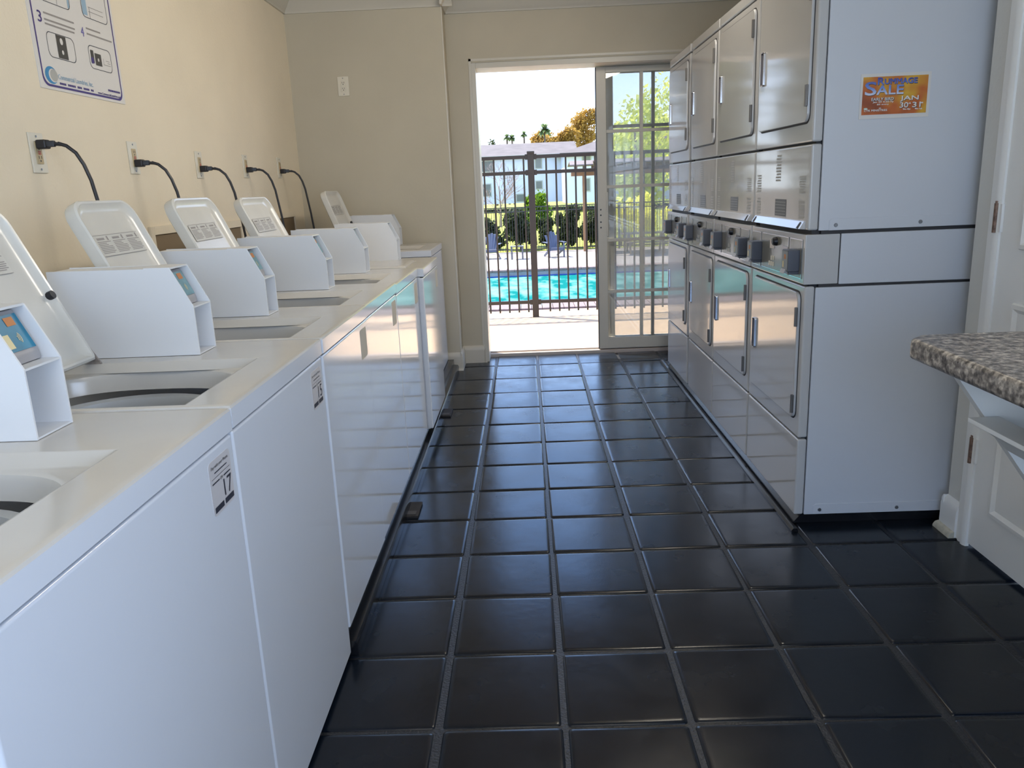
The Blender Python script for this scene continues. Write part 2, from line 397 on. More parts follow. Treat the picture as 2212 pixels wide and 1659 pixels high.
def sash(name, x0, x1, y, top, bot, stile, rows_z, cols_x, th=0.036):
    f = MB()
    f.box(x0, x0 + stile, y, y + th, bot, top, r=0.004); f.box(x1 - stile, x1, y, y + th, bot, top, r=0.004)
    f.box(x0 + stile - 0.002, x1 - stile + 0.002, y + 0.001, y + th - 0.001, bot, bot + 0.085, r=0.004)
    f.box(x0 + stile - 0.002, x1 - stile + 0.002, y + 0.001, y + th - 0.001, top - 0.04, top, r=0.004)
    s = f.build(name, M_TRIM, door1)
    g = MB(); g.box(x0 + stile - 0.006, x1 - stile + 0.006, y + 0.015, y + 0.019, bot + 0.078, top - 0.036); g.build('glass_pane', M_GLASS, s)
    g = MB()
    for z in rows_z: g.box(x0 + stile, x1 - stile, y + 0.006, y + 0.03, z - 0.011, z + 0.011, r=0.002)
    for x in cols_x: g.box(x - 0.012, x + 0.012, y + 0.007, y + 0.029, bot + 0.08, top - 0.035, r=0.002)
    g.build('muntin_grid', M_TRIM, s)
    return s
zs = [1.625, 1.236, 0.85, 0.466]
sl = sash('sliding_sash', 0.785, 1.66, 0.345, 2.062, 0.03, 0.075, zs, [1.113, 1.355])
b = MB()
for z in (1.075, 1.035, 0.985, 0.945): b.cyl((0.812, 0.3445, z), (0.812, 0.348, z), 0.006, n=10)
b.box(0.785, 0.79, 0.343, 0.383, 0.03, 2.06)
b.build('latch_screw_holes', M_BLACK, sl)
b = MB(); b.box(0.852, 0.866, 0.337, 0.346, 0.88, 1.20, r=0.003); b.build('pull_handle', M_TRIM, sl)
sash('fixed_sash', 0.86, 1.70, 0.395, 2.062, 0.03, 0.055, [1.66], [1.205, 1.45])

# ---------------------------------------------------------------- right hand door and casing
door2 = thing('door_2', (1.745, -3.07, 0), 'white panelled door on rusty hinges behind the speckled counter', 'door', kind='structure')
b = MB(); b.box(1.735, 1.775, -3.86, -3.076, 0.012, 2.03, r=0.003)
for z0, z1 in ((0.16, 0.86), (1.02, 1.62), (1.72, 1.95)):
    for y0, y1 in ((-3.74, -3.50), (-3.42, -3.19)):
        Pn = [((y0 + y1) / 2 + p[0], (z0 + z1) / 2 + p[1]) for p in [(-(y1 - y0) / 2, -(z1 - z0) / 2), ((y1 - y0) / 2, -(z1 - z0) / 2), ((y1 - y0) / 2, (z1 - z0) / 2), (-(y1 - y0) / 2, (z1 - z0) / 2)]]
        def ins(d, x):
            c0, c1 = (y0 + y1) / 2, (z0 + z1) / 2
            return [(x, q[0] + (d if q[0] < c0 else -d), q[1] + (d if q[1] < c1 else -d)) for q in Pn]
        b.loops([ins(0, 1.7345), ins(0.004, 1.726), ins(0.016, 1.724), ins(0.028, 1.733), ins(0.05, 1.733), ins(0.075, 1.727)], cap1=True)
b.build('door_leaf', M_DOORW, door2)
for z in (1.11, 0.345):
    b = MB(); b.cyl((1.722, -3.07, z - 0.045), (1.722, -3.07, z + 0.045), 0.007, n=10); b.mi = 1; b.box(1.726, 1.7345, -3.092, -3.072, z - 0.043, z + 0.043); b.mi = 0
    b.cyl((1.722, -3.07, z + 0.045), (1.722, -3.07, z + 0.052), 0.005, n=8)
    b.build('hinge', [M_RUST, M_DOORW], door2)
b = MB()
b.prism([(1.74, -3.085), (1.728, -3.085), (1.722, -3.075), (1.722, -3.062), (1.727, -3.055), (1.727, -3.035), (1.732, -3.028), (1.732, -3.018), (1.74, -3.015)], 'z', 0, 2.05)
b.build('door_casing', M_DOORW, door2)
b = MB()
b.prism([(XR - p[0], p[1]) for p in base_profile()], 'y', -3.018, -2.93); b.prism([(-2.93 + p[0], p[1]) for p in base_profile()], 'x', XR - 0.016, 1.95)
struct(b.build('baseboard_right', M_DOORW))
b = MB(); b.prism([(1.724 - p[0], p[1]) for p in [(0, 0), (0.02, 0), (0.019, 0.008), (0.012, 0.018), (0, 0.022)]], 'y', -3.02, -2.91)
struct(b.build('trim_4', mat('bare_quarter_round', (0.52, 0.50, 0.42), 0.6, var=0.2, vscale=40)))

# ---------------------------------------------------------------- speckled counter with sloping white apron
ct = thing('countertop', (1.37, -4.7, 0), 'speckled grey brown counter fixed to the right wall on a white triangular bracket', 'counter')
b = MB(); b.prism([(1.0, -5.35), (XR - 0.003, -5.35), (XR - 0.003, -4.035), (1.035, -4.035), (1.0, -4.07)], 'z', 0.905, 0.947, r=0.010, seg=3); b.build('counter_slab', M_GRANITE, ct)
b = MB(); b.prism([(1.043, 0.904), (1.736, 0.904), (1.736, 0.0), (1.700, 0.0)], 'y', -4.150, -4.128); b.build('triangular_bracket', M_DOORW, ct)
b = MB(); b.prism([(1.082, 0.806), (1.140, 0.806), (1.165, 0.780), (1.165, 0.735), (1.135, 0.765), (1.105, 0.788), (1.082, 0.797)], 'y', -5.30, -4.152, r=0.0015); b.build('ledge_moulding', M_DOORW, ct)

# ---------------------------------------------------------------- washers
def deck_mesh(x0, x1, y0, y1, zt):
    b = MB()
    rx0, rx1, ry0, ry1 = x0 + 0.035, x1 - 0.085, y0 + 0.014, y1 - 0.215
    ox, oy, ax, ay = x1 - 0.310, (ry0 + ry1) / 2, 0.215, min(0.182, (ry1 - ry0) / 2 - 0.014)
    A = [2 * math.pi * i / 96 for i in range(96)]
    for X0, X1, Y0, Y1 in ((x0, x1, y0, y1), (rx0, rx1, ry0, ry1)):
        for X in (X0, X1):
            for Y in (Y0, Y1): A.append(math.atan2(Y - oy, X - ox) % (2 * math.pi))
    A = sorted(A)
    def rect(i, z, X0=x0, X1=x1, Y0=y0, Y1=y1):
        L = []
        for a in A:
            c, s = math.cos(a), math.sin(a)
            t = min(((X1 - i - ox) / c if c > 1e-9 else (X0 + i - ox) / c if c < -1e-9 else 9), ((Y1 - i - oy) / s if s > 1e-9 else (Y0 + i - oy) / s if s < -1e-9 else 9))
            L.append((ox + c * t, oy + s * t, z))
        return L
    def hole(d, z):
        L = []
        for a in A:
            c, s = math.cos(a), math.sin(a); n = 2.7
            t = 1 / ((abs(c) / (ax + d)) ** n + (abs(s) / (ay + d)) ** n) ** (1 / n)
            L.append((ox + c * t, oy + s * t, z))
        return L
    R = (rx0, rx1, ry0, ry1)
    b.mi = 1; b.loops([rect(0.002, zt - 0.043), rect(0, zt - 0.041), rect(0, zt - 0.006)]); b.mi = 0
    b.loops([rect(0, zt - 0.006), rect(0.0018, zt - 0.0016), rect(0.006, zt), rect(0.012, zt), rect(0.0, zt, *R), rect(0.005, zt - 0.001, *R),
             rect(0.022, zt - 0.017, *R), rect(0.027, zt - 0.019, *R), hole(0.012, zt - 0.019), hole(0.004, zt - 0.022), hole(0, zt - 0.032), hole(-0.004, zt - 0.060)])
    return b, (ox, oy)

def washer(y0, y1, x1, zt, zb, fx, label, number=None, sticker=None, closed=False, hx=-0.455, lean=24.5):
    x0 = x1 - 0.70
    t = thing('washing_machine', ((x0 + x1) / 2, (y0 + y1) / 2, zb), label, 'washing machine', 'coin washers along the left wall')
    a, c = y0 + 0.0025, y1 - 0.0025
    b = MB(); b.box(x0, x1 - 0.016, a + 0.001, c - 0.001, zb, zt - 0.20); b.box(x0, x1 - 0.016, a + 0.001, a + 0.012, zt - 0.20, zt - 0.045); b.box(x0, x1 - 0.016, c - 0.012, c - 0.001, zt - 0.20, zt - 0.045)
    b.build('cabinet', M_SIDE, t)
    b = MB(); b.box(x1 - 0.03, x1, a, c, zb, zt - 0.0475, r=0.006, seg=3); b.build('front_panel', M_WHITE, t)
    b, (ox, oy) = deck_mesh(x0, x1 + 0.003, a, c, zt); b.build('top_deck', [M_DECK, M_WHITE], t)
    # tub: balance ring and basket under the opening
    n = 48; cs = [(math.cos(2 * math.pi * i / n), math.sin(2 * math.pi * i / n)) for i in range(n)]
    ky = min(1.0, ((y1 - y0) - 0.229) / 2 / 0.198)
    def ring(r, z): return [(ox + r * 1.08 * p, oy + r * ky * q, z) for p, q in cs]
    b = MB(); b.loops([ring(0.187, zt - 0.085), ring(0.182, zt - 0.072), ring(0.168, zt - 0.076), ring(0.162, zt - 0.10), ring(0.168, zt - 0.13)]); b.build('balance_ring', M_TUB, t)
    b = MB(); b.loops([ring(0.172, zt - 0.125), ring(0.172, zt - 0.19), ring(0.05, zt - 0.195)], cap1=True); b.build('basket', M_BASKET, t)
    # lid
    ly0, ly1 = y0 + 0.045, y1 - 0.222; lc = (ly0 + ly1) / 2; lw = ly1 - ly0
    if closed:
        b = MB(); ln = 0.50; q = rrect(ln, lw + 0.01, 0.03, 5); lx = x1 - 0.09 - ln / 2
        L = lambda d, z: [(lx + p[0] * (1 - d / 0.2), lc + p[1] * (1 - d / 0.2), z) for p in q]
        b.loops([L(0, zt - 0.012), L(0, zt + 0.002), L(0.006, zt + 0.008), L(0.02, zt + 0.010)], True, True); b.build('lid', M_DECK, t)
    else:
        an = math.radians(lean); H = Vector((x1 + hx, lc, zt + 0.012)); D = Vector((-math.sin(an), 0, math.cos(an))); N = Vector((math.cos(an), 0, math.sin(an))); ln = 0.385
        P = []
        for cx, cz, r, a0 in ((lw / 2 - 0.05, ln - 0.05, 0.05, 0), (-lw / 2 + 0.05, ln - 0.05, 0.05, 90), (-lw / 2 + 0.008, 0.008, 0.008, 180), (lw / 2 - 0.008, 0.008, 0.008, 270)):
            for i in range(7):
                w = math.radians(a0 + 15 * i); P.append((cx + r * math.cos(w), cz + r * math.sin(w)))
        def lp(i, h): return [H + Vector((0, p[0] * (1 - i / (lw / 2)), 0)) + D * (ln / 2 + (p[1] - ln / 2) * (1 - i / (ln / 2))) + N * h for p in P]
        b = MB(); b.loops([lp(0.012, -0.036), lp(0.002, -0.031), lp(0, -0.024), lp(0, 0), lp(0.004, 0.004), lp(0.009, 0.003), lp(0.016, -0.006), lp(0.032, -0.013)], True, True)
        lid = b.build('lid', M_LID, t)
        g = lambda u, v: H + Vector((0, u, 0)) + D * v + N * -0.0112
        for u in (-lw / 2 + 0.018, lw / 2 - 0.012):
            b = MB(); q = H + Vector((0, u, 0)) + D * 0.165; b.cyl(q + N * -0.014, q + N * 0.004, 0.011, 0.0095, n=12); b.build('rubber_bumper', M_BLACK, lid)
        b = MB(); u0, u1, v0, v1 = -0.12, 0.115, 0.232, 0.292
        b.mi = 0; put_rect(b, lambda u, v: g(u, v) + N * 0.0004, u0, u1, v0, v1)
        b.mi = 1; g2 = lambda u, v: g(u, v) + N * 0.001
        put_rect(b, g2, u0, u1, v0, v0 + 0.0012); put_rect(b, g2, u0, u1, v1 - 0.0012, v1)
        for kx in range(3):
            ua = u0 + 0.004 + kx * 0.078; put_rect(b, g2, ua + 0.008, ua + 0.045, v1 - 0.014, v1 - 0.008); put_rect(b, g2, ua + 0.058, ua + 0.065, v1 - 0.016, v1 - 0.004)
            for r_ in range(8):
                put_rect(b, g2, ua + 0.003, ua + (0.070, 0.045, 0.05, 0.068, 0.07, 0.066, 0.07, 0.06)[r_], v1 - 0.0205 - r_ * 0.0045, v1 - 0.0185 - r_ * 0.0045)
        b.build('warning_label', [mat('label_paper', (0.60, 0.59, 0.55), 0.4), M_GREYINK], lid, smooth=False)
        b = MB(); q = H + Vector((0, lw / 2 - 0.004, 0)); b.prism([(q.x - 0.03, zt - 0.004), (q.x + 0.012, zt - 0.004), (q.x - 0.035, zt + 0.075), (q.x - 0.05, zt + 0.072)], 'y', q.y + 0.004, q.y + 0.009); b.build('hinge_bracket', mat('lid_hinge_rust', (0.25, 0.22, 0.20), 0.5, var=0.4, vscale=80), lid)
    # coin / card meter case standing on the deck
    cy0, cy1 = y1 - 0.165, y1 - 0.065; z = zt + 0.001; X = lambda d: fx + d
    b = MB()
    prof = [(X(0), z), (X(0), z + 0.113), (X(-0.044), z + 0.203), (X(-0.33), z + 0.206), (X(-0.33), z)]
    b.prism(prof, 'y', cy0, cy0 + 0.0035); b.prism(prof, 'y', cy1 - 0.0035, cy1)
    b.box(X(-0.33), X(-0.105), cy0 + 0.003, cy1 - 0.003, z, z + 0.2035)
    b.prism([(X(-0.105), z + 0.201), (X(-0.044), z + 0.2005), (X(-0.044), z + 0.2045), (X(-0.105), z + 0.2055)], 'y', cy0 + 0.003, cy1 - 0.003)
    b.box(X(-0.105), X(-0.001), cy0 + 0.003, cy1 - 0.003, z, z + 0.003); b.box(X(-0.105), X(-0.0005), cy0 + 0.003, cy1 - 0.003, z + 0.110, z + 0.1135)
    case = b.build('meter_case', M_CASE, t, smooth=False)
    b = MB(); f0, f1 = cy0 + 0.010, cy1 - 0.010
    b.mi = 0; b.prism([(X(-0.026), z + 0.1145), (X(-0.028), z + 0.128), (X(-0.060), z + 0.196), (X(-0.104), z + 0.199), (X(-0.104), z + 0.1145)], 'y', f0, f1, r=0.002)
    A0 = Vector((X(-0.030), 0, z + 0.1335)); A1 = Vector((X(-0.0585), 0, z + 0.194)); nn = Vector(((A1 - A0).z, 0, -(A1 - A0).x)).normalized()
    h = lambda d: (lambda u, v: A0 + (A1 - A0) * v + Vector((0, f0 + (f1 - f0) * u, 0)) + nn * d)
    b.mi = 1; put_rect(b, h(0.0008), 0.10, 0.97, 0.02, 0.93)
    b.mi = 2; put_rect(b, h(0.0015), 0.52, 0.80, 0.64, 0.86)
    b.mi = 3; put_rect(b, h(0.0015), 0.14, 0.38, 0.10, 0.46)
    for i, rr in enumerate((0.06, 0.10, 0.14)):
        pts = [(0.55 + rr * math.cos(math.radians(w)), 0.32 + rr * 1.2 * math.sin(math.radians(w))) for w in range(-45, 50, 15)]
        pts2 = [(0.55 + (rr + 0.018) * math.cos(math.radians(w)), 0.32 + (rr + 0.018) * 1.2 * math.sin(math.radians(w))) for w in range(-45, 50, 15)]
        b.loops([[h(0.0015)(*p) for p in pts], [h(0.0015)(*p) for p in pts2]], closed=False)
    b.build('card_reader', [M_SHELL, M_TEAL if number == '17' else M_TEALF, M_ORANGE, M_CREAM], case)
    b = MB(); b.cyl((X(-0.045), cy0 + 0.03, z + 0.003), (X(-0.045), cy0 + 0.03, z + 0.010), 0.011, 0.009, n=14); b.build('bolt_head', M_STEEL, case)
    # pay-by-phone sticker, top far corner of the front panel
    if sticker:
        s0, s1 = y1 - 0.118, y1 - 0.024; vz1 = zt - 0.066; vz0 = vz1 - 0.094
        f = lambda d: (lambda u, v: (x1 + d, s0 + (s1 - s0) * u, vz0 + (vz1 - vz0) * v))
        b = MB(); q = rrect(s1 - s0, vz1 - vz0, 0.010, 4)
        b.prism([((s0 + s1) / 2 + p[0], (vz0 + vz1) / 2 + p[1]) for p in q], 'x', x1 - 0.0005, x1 + 0.0006)
        so = b.build('number_sticker', M_STICK if number else M_STICKB, t, smooth=False); so['label'] = sticker
        if number:
            b = MB(); h = f(0.0012)
            put_text(b, 'Pay with your Phone', h, 0.10, 0.88, 0.83, 0.91)
            put_rect(b, h, 0.22, 0.80, 0.755, 0.775)
            put_rect(b, h, 0.08, 0.92, 0.675, 0.682); put_text(b, 'OR', h, 0.44, 0.56, 0.565, 0.625); put_rect(b, h, 0.08, 0.40, 0.58, 0.605); put_rect(b, h, 0.60, 0.92, 0.58, 0.605)
            put_text(b, number, h, 0.56, 0.93, 0.21, 0.53)
            put_rect(b, h, 0.06, 0.47, 0.06, 0.165); put_rect(b, h, 0.54, 0.95, 0.06, 0.165)
            b.build('lettering', M_INK, so, smooth=False)
    return t
G_ = 'white top loading washer '
washer(-4.950, -4.276, -0.280, 0.912, 0.012, -0.520, G_ + 'nearest the camera, its sticker reading 17', '17', 'white sticker reading 17')
washer(-4.276, -3.640, -0.280, 0.914, 0.012, -0.520, G_ + 'second from camera, sticker reading 15, open lid', '15', 'white sticker reading 15')
washer(-3.640, -3.066, -0.277, 0.915, 0.085, -0.540, G_ + 'third from camera, tag coloured pale for glare on its bright front', None, 'sticker coloured beige for glare')
washer(-3.066, -2.440, -0.280, 0.914, 0.085, -0.507, G_ + 'fourth from camera, between two open lidded washers', None, 'sticker coloured beige for glare')
washer(-2.440, -1.800, -0.280, 0.908, 0.085, -0.490, G_ + 'just before the dark gap near the far end of the row', None, 'sticker coloured beige for glare')
washer(-1.770, -1.140, -0.254, 0.902, 0.085, -0.445, G_ + 'with closed lid, just past the dark gap', None, 'blank white sticker', closed=True)
washer(-0.760, -0.105, -0.333, 0.915, 0.085, -0.590, G_ + 'farthest away, beside the wall pilaster and glass door', None, None, hx=-0.50, lean=20)
# black plinth under the washers
b = MB(); b.prism([(-0.98, 0.0), (-0.262, 0.0), (-0.262, 0.03), (-0.268, 0.042), (-0.295, 0.046), (-0.295, 0.083), (-0.98, 0.083)], 'y', -3.635, -0.10)
tag(b.build('washer_plinth', M_PLINTH), 'low black plinth running under the far washers along the floor', 'plinth')
for i, (x, y, w, lab) in enumerate(((-0.292, -2.625, 0.075, 'brown shim block at foot of the fourth washer'), (-0.275, -1.21, 0.06, 'small brown shim block at foot of the closed lid washer'))):
    b = MB(); b.box(x, x + w, y - 0.075, y + 0.075, 0.0, 0.011, r=0.002); b.mi = 1; b.box(x + 0.004, x + w - 0.010, y - 0.06, y - 0.025, 0.0105, 0.013)
    tag(b.build('floor_shim', [M_SHIM, mat('shim_tag', (0.06, 0.056, 0.052), 0.6)]), lab, 'shim', 'shims at the washer feet')

# ---------------------------------------------------------------- stacked dryers
def slab(b, x, th, y0, y1, z0, z1, r, bevel=0.004):
    cy_, cz = (y0 + y1) / 2, (z0 + z1) / 2; q = rrect(y1 - y0, z1 - z0, r, 6); hw, hh = (y1 - y0) / 2, (z1 - z0) / 2
    L = lambda d, xx: [(xx, cy_ + p[0] * (1 - d / hw), cz + p[1] * (1 - d / hh)) for p in q]
    b.loops([L(0, x), L(0, x - th + bevel), L(bevel * 0.3, x - th + bevel * 0.3), L(bevel, x - th)], False, True)
def dryer(y0, y1, label, near=False):
    X = 1.215; XS = 1.252; XB = 1.95
    t = thing('stacked_dryer', (1.58, (y0 + y1) / 2, 0.03), label, 'dryer', 'stacked dryers along the right side')
    b = MB(); b.box(1.262, XB - 0.01, y0 + 0.004, y1 - 0.004, 0.036, 1.99); b.box(1.235, 1.27, y0 + 0.02, y1 - 0.02, 0.05, 1.98); b.build('cabinet_core', M_CORE, t)
    def side(nm, x0, x1, z0, z1, r=0.003):
        b = MB(); b.box(x0, x1, y1 - 0.012, y1, z0, z1, r=r); b.build(nm, M_SIDE, t); b = MB(); b.box(x0, x1, y0, y0 + 0.012, z0, z1, r=r); return b.build(nm, M_SIDE, t)
    lo = side('lower_side_panel', XS, XB, 0.036, 0.884); side('control_side_panel', 1.330, XB, 0.893, 1.066); up = side('upper_side_panel', XS, XB, 1.078, 2.0)
    b = MB(); b.box(XS, XB, y0 + 0.003, y1 - 0.003, 1.985, 2.0); b.build('top_sheet', M_SIDE, t)
    for o, z in ((lo, 0.058), (up, 1.098)):
        b = MB(); b.prism([(1.285, z - 0.020), (1.285, z + 0.012), (1.292, z + 0.019), (XB - 0.01, z + 0.019), (XB - 0.01, z - 0.020)], 'y', y0 - 0.0022, y0 + 0.002, r=0.0008); f = b.build('side_flange', M_SIDE, o)
        for x in (1.308, 1.592):
            b = MB(); b.cyl((x, y0 - 0.005, z - 0.003), (x, y0 - 0.002, z - 0.003), 0.006, 0.007, n=12); b.build('screw', M_STEEL, f)
    def front(nm, z0, z1, mat_=M_DRY):
        b = MB(); b.box(X, XS - 0.002, y0 + 0.001, y1 - 0.001, z0, z1, r=0.007, seg=3); return b.build(nm, mat_, t)
    front('toe_panel', 0.036, 0.331); front('lower_front_panel', 0.337, 0.888); front('upper_front_panel', 1.371, 1.955); front('top_panel', 1.961, 2.006)
    lint = front('lint_panel', 1.080, 1.364)
    b = MB(); b.prism([(X + 0.004, 1.112), (X - 0.004, 1.110), (X - 0.020, 1.084), (X + 0.004, 1.082)], 'y', y0 + 0.03, y1 - 0.03, r=0.0015); b.build('pull_lip', M_DRY, lint)
    b = MB()
    for ye in (y0 + 0.055, y1 - 0.055): b.prism([(X - 0.0075, 1.107), (X - 0.0215, 1.0865), (X - 0.0195, 1.0865)], 'y', ye - 0.007, ye + 0.007)
    b.build('lip_slot', M_CORE, lint)
    # printed instructions on the lint panel
    f = lambda u, v: (X - 0.0008, u, v)
    def strip(yc, w, z0, z1, n, r_=None):
        b = MB()
        for i in range(n):
            h = (z1 - z0) / n; put_rect(b, f, yc - w / 2, yc + w / 2 - (w * 0.15 if i % 3 == 2 else 0), z0 + i * h, z0 + i * h + h * 0.62)
        b.build('instruction_print', M_DECAL, lint, smooth=False)
    yc = (y0 + y1) / 2
    strip(yc + 0.02, 0.055, 1.245, 1.345, 9); strip(y0 + 0.075, 0.060, 1.205, 1.265, 7); strip(y0 + 0.075, 0.058, 1.118, 1.182, 5)
    strip(y1 - 0.06, 0.050, 1.205, 1.275, 7); strip(y1 - 0.06, 0.050, 1.118, 1.185, 6)
    b = MB(); put_rect(b, lambda u, v: (X - 0.0009, u, v), yc - 0.085, yc + 0.045, 1.118, 1.180); b.mi = 1
    for i in range(5): put_rect(b, lambda u, v: (X - 0.0013, u, v), yc - 0.08, yc + 0.04, 1.125 + i * 0.011, 1.1265 + i * 0.011)
    b.build('rating_label', [mat('dark_label', (0.06, 0.06, 0.07), 0.35), M_DECAL], lint, smooth=False)
    # doors
    for nm, z0, z1, hz, hin in (('lower_door', 0.402, 0.862, 0.63, (0.777, 0.458)), ('upper_door', 1.437, 1.922, 1.668, (1.845, 1.52))):
        b = MB(); b.mi = 1; slab(b, X + 0.002, 0.0035, y0 + 0.029, y1 - 0.041, z0 - 0.006, z1 + 0.006, 0.036, 0.001); b.mi = 0; slab(b, X + 0.002, 0.013, y0 + 0.034, y1 - 0.046, z0, z1, 0.030, 0.005)
        d = b.build(nm, [M_DRY, M_CORE], t)
        b = MB(); yh = y1 - 0.105
        q = rrect(0.036, 0.126, 0.007, 4); L = lambda dd, xx: [(xx, yh + p[0] * (1 - dd / 0.018), hz + p[1] * (1 - dd / 0.064)) for p in q]
        b.loops([L(0, X - 0.0105), L(0.0006, X - 0.019), L(0.002, X - 0.0195), L(0.0032, X - 0.019)]); b.mi = 1; b.loops([L(0.0032, X - 0.019), L(0.006, X - 0.0125), L(0.010, X - 0.0118)], False, True)
        b.build('door_handle', [M_CHROME, M_HANDLE], d)
        for z in hin:
            b = MB(); b.box(X - 0.017, X - 0.010, y0 + 0.030, y0 + 0.044, z - 0.034, z + 0.034, r=0.0015); b.cyl((X - 0.0165, y0 + 0.037, z - 0.034), (X - 0.0165, y0 + 0.037, z + 0.034), 0.004, n=8); b.build('door_hinge', M_HINGE, d)
    # control panel
    b = MB(); b.box(1.209, 1.327, y0 + 0.001, y1 - 0.001, 0.8945, 1.066, r=0.004)
    cp_ = b.build('control_panel', M_DRY if not near else M_DRY, t)
    secs = ((y0 + 0.022, y0 + 0.150), (y0 + 0.168, y0 + 0.490), (y0 + 0.508, y1 - 0.022))
    for s0, s1 in secs:
        b = MB(); slab(b, 1.2105, 0.004, s0, s1, 0.912, 1.048, 0.004, 0.001); b.mi = 1
        put_frame(b, lambda u, v: (1.2060, u, v), [(s0, 0.912), (s1, 0.912), (s1, 1.048), (s0, 1.048)], 0.003)
        b.build('face_plate', [M_PLATE, M_CHROME], cp_)
    pf = lambda u, v: (1.2058, u, v)
    yk = y0 + 0.307
    b = MB(); b.cyl((1.2068, yk, 1.024), (1.193, yk, 1.024), 0.017, 0.015, n=18); b.cyl((1.193, yk, 1.024), (1.190, yk, 1.024), 0.011, n=14); b.build('key_lock', M_BLACK, cp_)
    b = MB(); b.box(1.2052, 1.2066, yk + 0.024, yk + 0.078, 0.994, 1.026); b.build('price_tag', mat('tag_paper', (0.70, 0.64, 0.60), 0.5) if near else M_HANDLE, cp_, smooth=False)
    b = MB(); slab(b, 1.2066, 0.0015, y0 + 0.172, y0 + 0.232, 0.988, 1.014, 0.004, 0.0005); b.build('time_display', mat('display_glass', (0.03, 0.025, 0.03), 0.1), cp_)
    for i in range(3):
        for j in range(2):
            if i == 2 and j == 1: continue
            b = MB(); yy = yk + 0.022 + i * 0.024; zz = 0.927 + j * 0.022; slab(b, 1.2066, 0.002, yy, yy + 0.015, zz, zz + 0.017, 0.002, 0.0005); b.build('cycle_button', mat('button_cream', (0.72, 0.68, 0.58), 0.4) if near else M_DECAL, cp_)
    for ya in (y0 + 0.042, y0 + 0.492):
        b = MB(); b.box(1.166, 1.208, ya, ya + 0.070, 0.936, 1.012, r=0.004); b.box(1.172, 1.208, ya + 0.006, ya + 0.064, 0.926, 0.938, r=0.002)
        b.mi = 1; h = lambda u, v: (1.1655, ya + u, 0.936 + v); put_rect(b, h, 0.004, 0.066, 0.005, 0.071)
        b.mi = 2; put_rect(b, lambda u, v: (1.1650, ya + u, 0.936 + v), 0.022, 0.042, 0.044, 0.060); b.mi = 3; put_rect(b, lambda u, v: (1.1650, ya + u, 0.936 + v), 0.044, 0.056, 0.014, 0.036)
        b.mi = 4; b.prism([(1.158, 0.930), (1.164, 0.944), (1.175, 0.944), (1.175, 0.930)], 'y', ya + 0.020, ya + 0.066)
        b.build('card_reader', [M_READER, M_READF, M_ORANGE, M_CREAM, M_SHELL], cp_)
    return t
D_ = 'white stacked dryer '
d1 = dryer(-2.860, -2.212, D_ + 'nearest the camera, its side carrying the rummage sale flyer', True)
dryer(-2.197, -1.530, D_ + 'second from the flyer end of the row')
dryer(-1.522, -0.902, D_ + 'third from the flyer end of the row')
dryer(-0.850, -0.205, D_ + 'farthest away, standing against the sliding glass door')
b = MB(); b.prism([(1.215, 0), (1.225, 0.012), (1.245, 0.0345), (1.93, 0.0345), (1.93, 0)], 'y', -2.85, -0.20); b.prism([(1.185, 0), (1.185, 0.006), (1.192, 0.014), (1.206, 0.014), (1.210, 0)], 'y', -2.93, -0.05)
tag(b.build('dryer_plinth', M_PLINTH), 'low black plinth strip running along the floor under the dryers', 'plinth')

# ---------------------------------------------------------------- rummage sale flyer
def flyer_print():
    M = bpy.data.materials.new('flyer_print'); M.use_nodes = True; t = M.node_tree; b = t.nodes['Principled BSDF']; b.inputs['Roughness'].default_value = 0.45
    g = t.nodes.new('ShaderNodeTexCoord'); n = t.nodes.new('ShaderNodeTexNoise'); n.inputs['Scale'].default_value = 9; n.inputs['Detail'].default_value = 2
    r = t.nodes.new('ShaderNodeValToRGB'); el = r.color_ramp.elements
    el[0].position = 0.30; el[0].color = (*srgb(110, 55, 38), 1); el[1].position = 0.72; el[1].color = (*srgb(205, 175, 45), 1)
    a = el.new(0.46); a.color = (*srgb(190, 100, 45), 1); a = el.new(0.58); a.color = (*srgb(212, 165, 55), 1)
    t.links.new(g.outputs['Object'], n.inputs['Vector']); t.links.new(n.outputs[0], r.inputs[0]); t.links.new(r.outputs[0], b.inputs['Base Color'])
    return M
fly = thing('sale_flyer', (1.475, -2.8625, 1.435), 'orange yellow flyer reading Rummage Sale taped to the nearest dryer side', 'flyer')
fy = -2.8608
b = MB(); b.box(1.362, 1.588, fy - 0.0012, fy, 1.434, 1.574); b.build('paper_sheet', M_PAPER, fly, smooth=False)
f1 = lambda u, v: (u, fy - 0.0018, v); f2 = lambda u, v: (u, fy - 0.0024, v); f3 = lambda u, v: (u, fy - 0.0030, v)
b = MB(); put_rect(b, f1, 1.3695, 1.579, 1.447, 1.564); b.build('printed_background', flyer_print(), fly, smooth=False)
def words(bm_, f, items, bold, dx=0.0, dz=0.0):
    for s, u0, u1, v0, v1 in items: put_text(bm_, s, f, u0 + dx, u1 + dx, v0 + dz, v1 + dz, bold)
head = [('R', 1.416, 1.436, 1.539, 1.560), ('UMMAGE', 1.438, 1.543, 1.540, 1.556), ('S', 1.376, 1.412, 1.507, 1.548), ('ALE', 1.414, 1.500, 1.508, 1.536)]
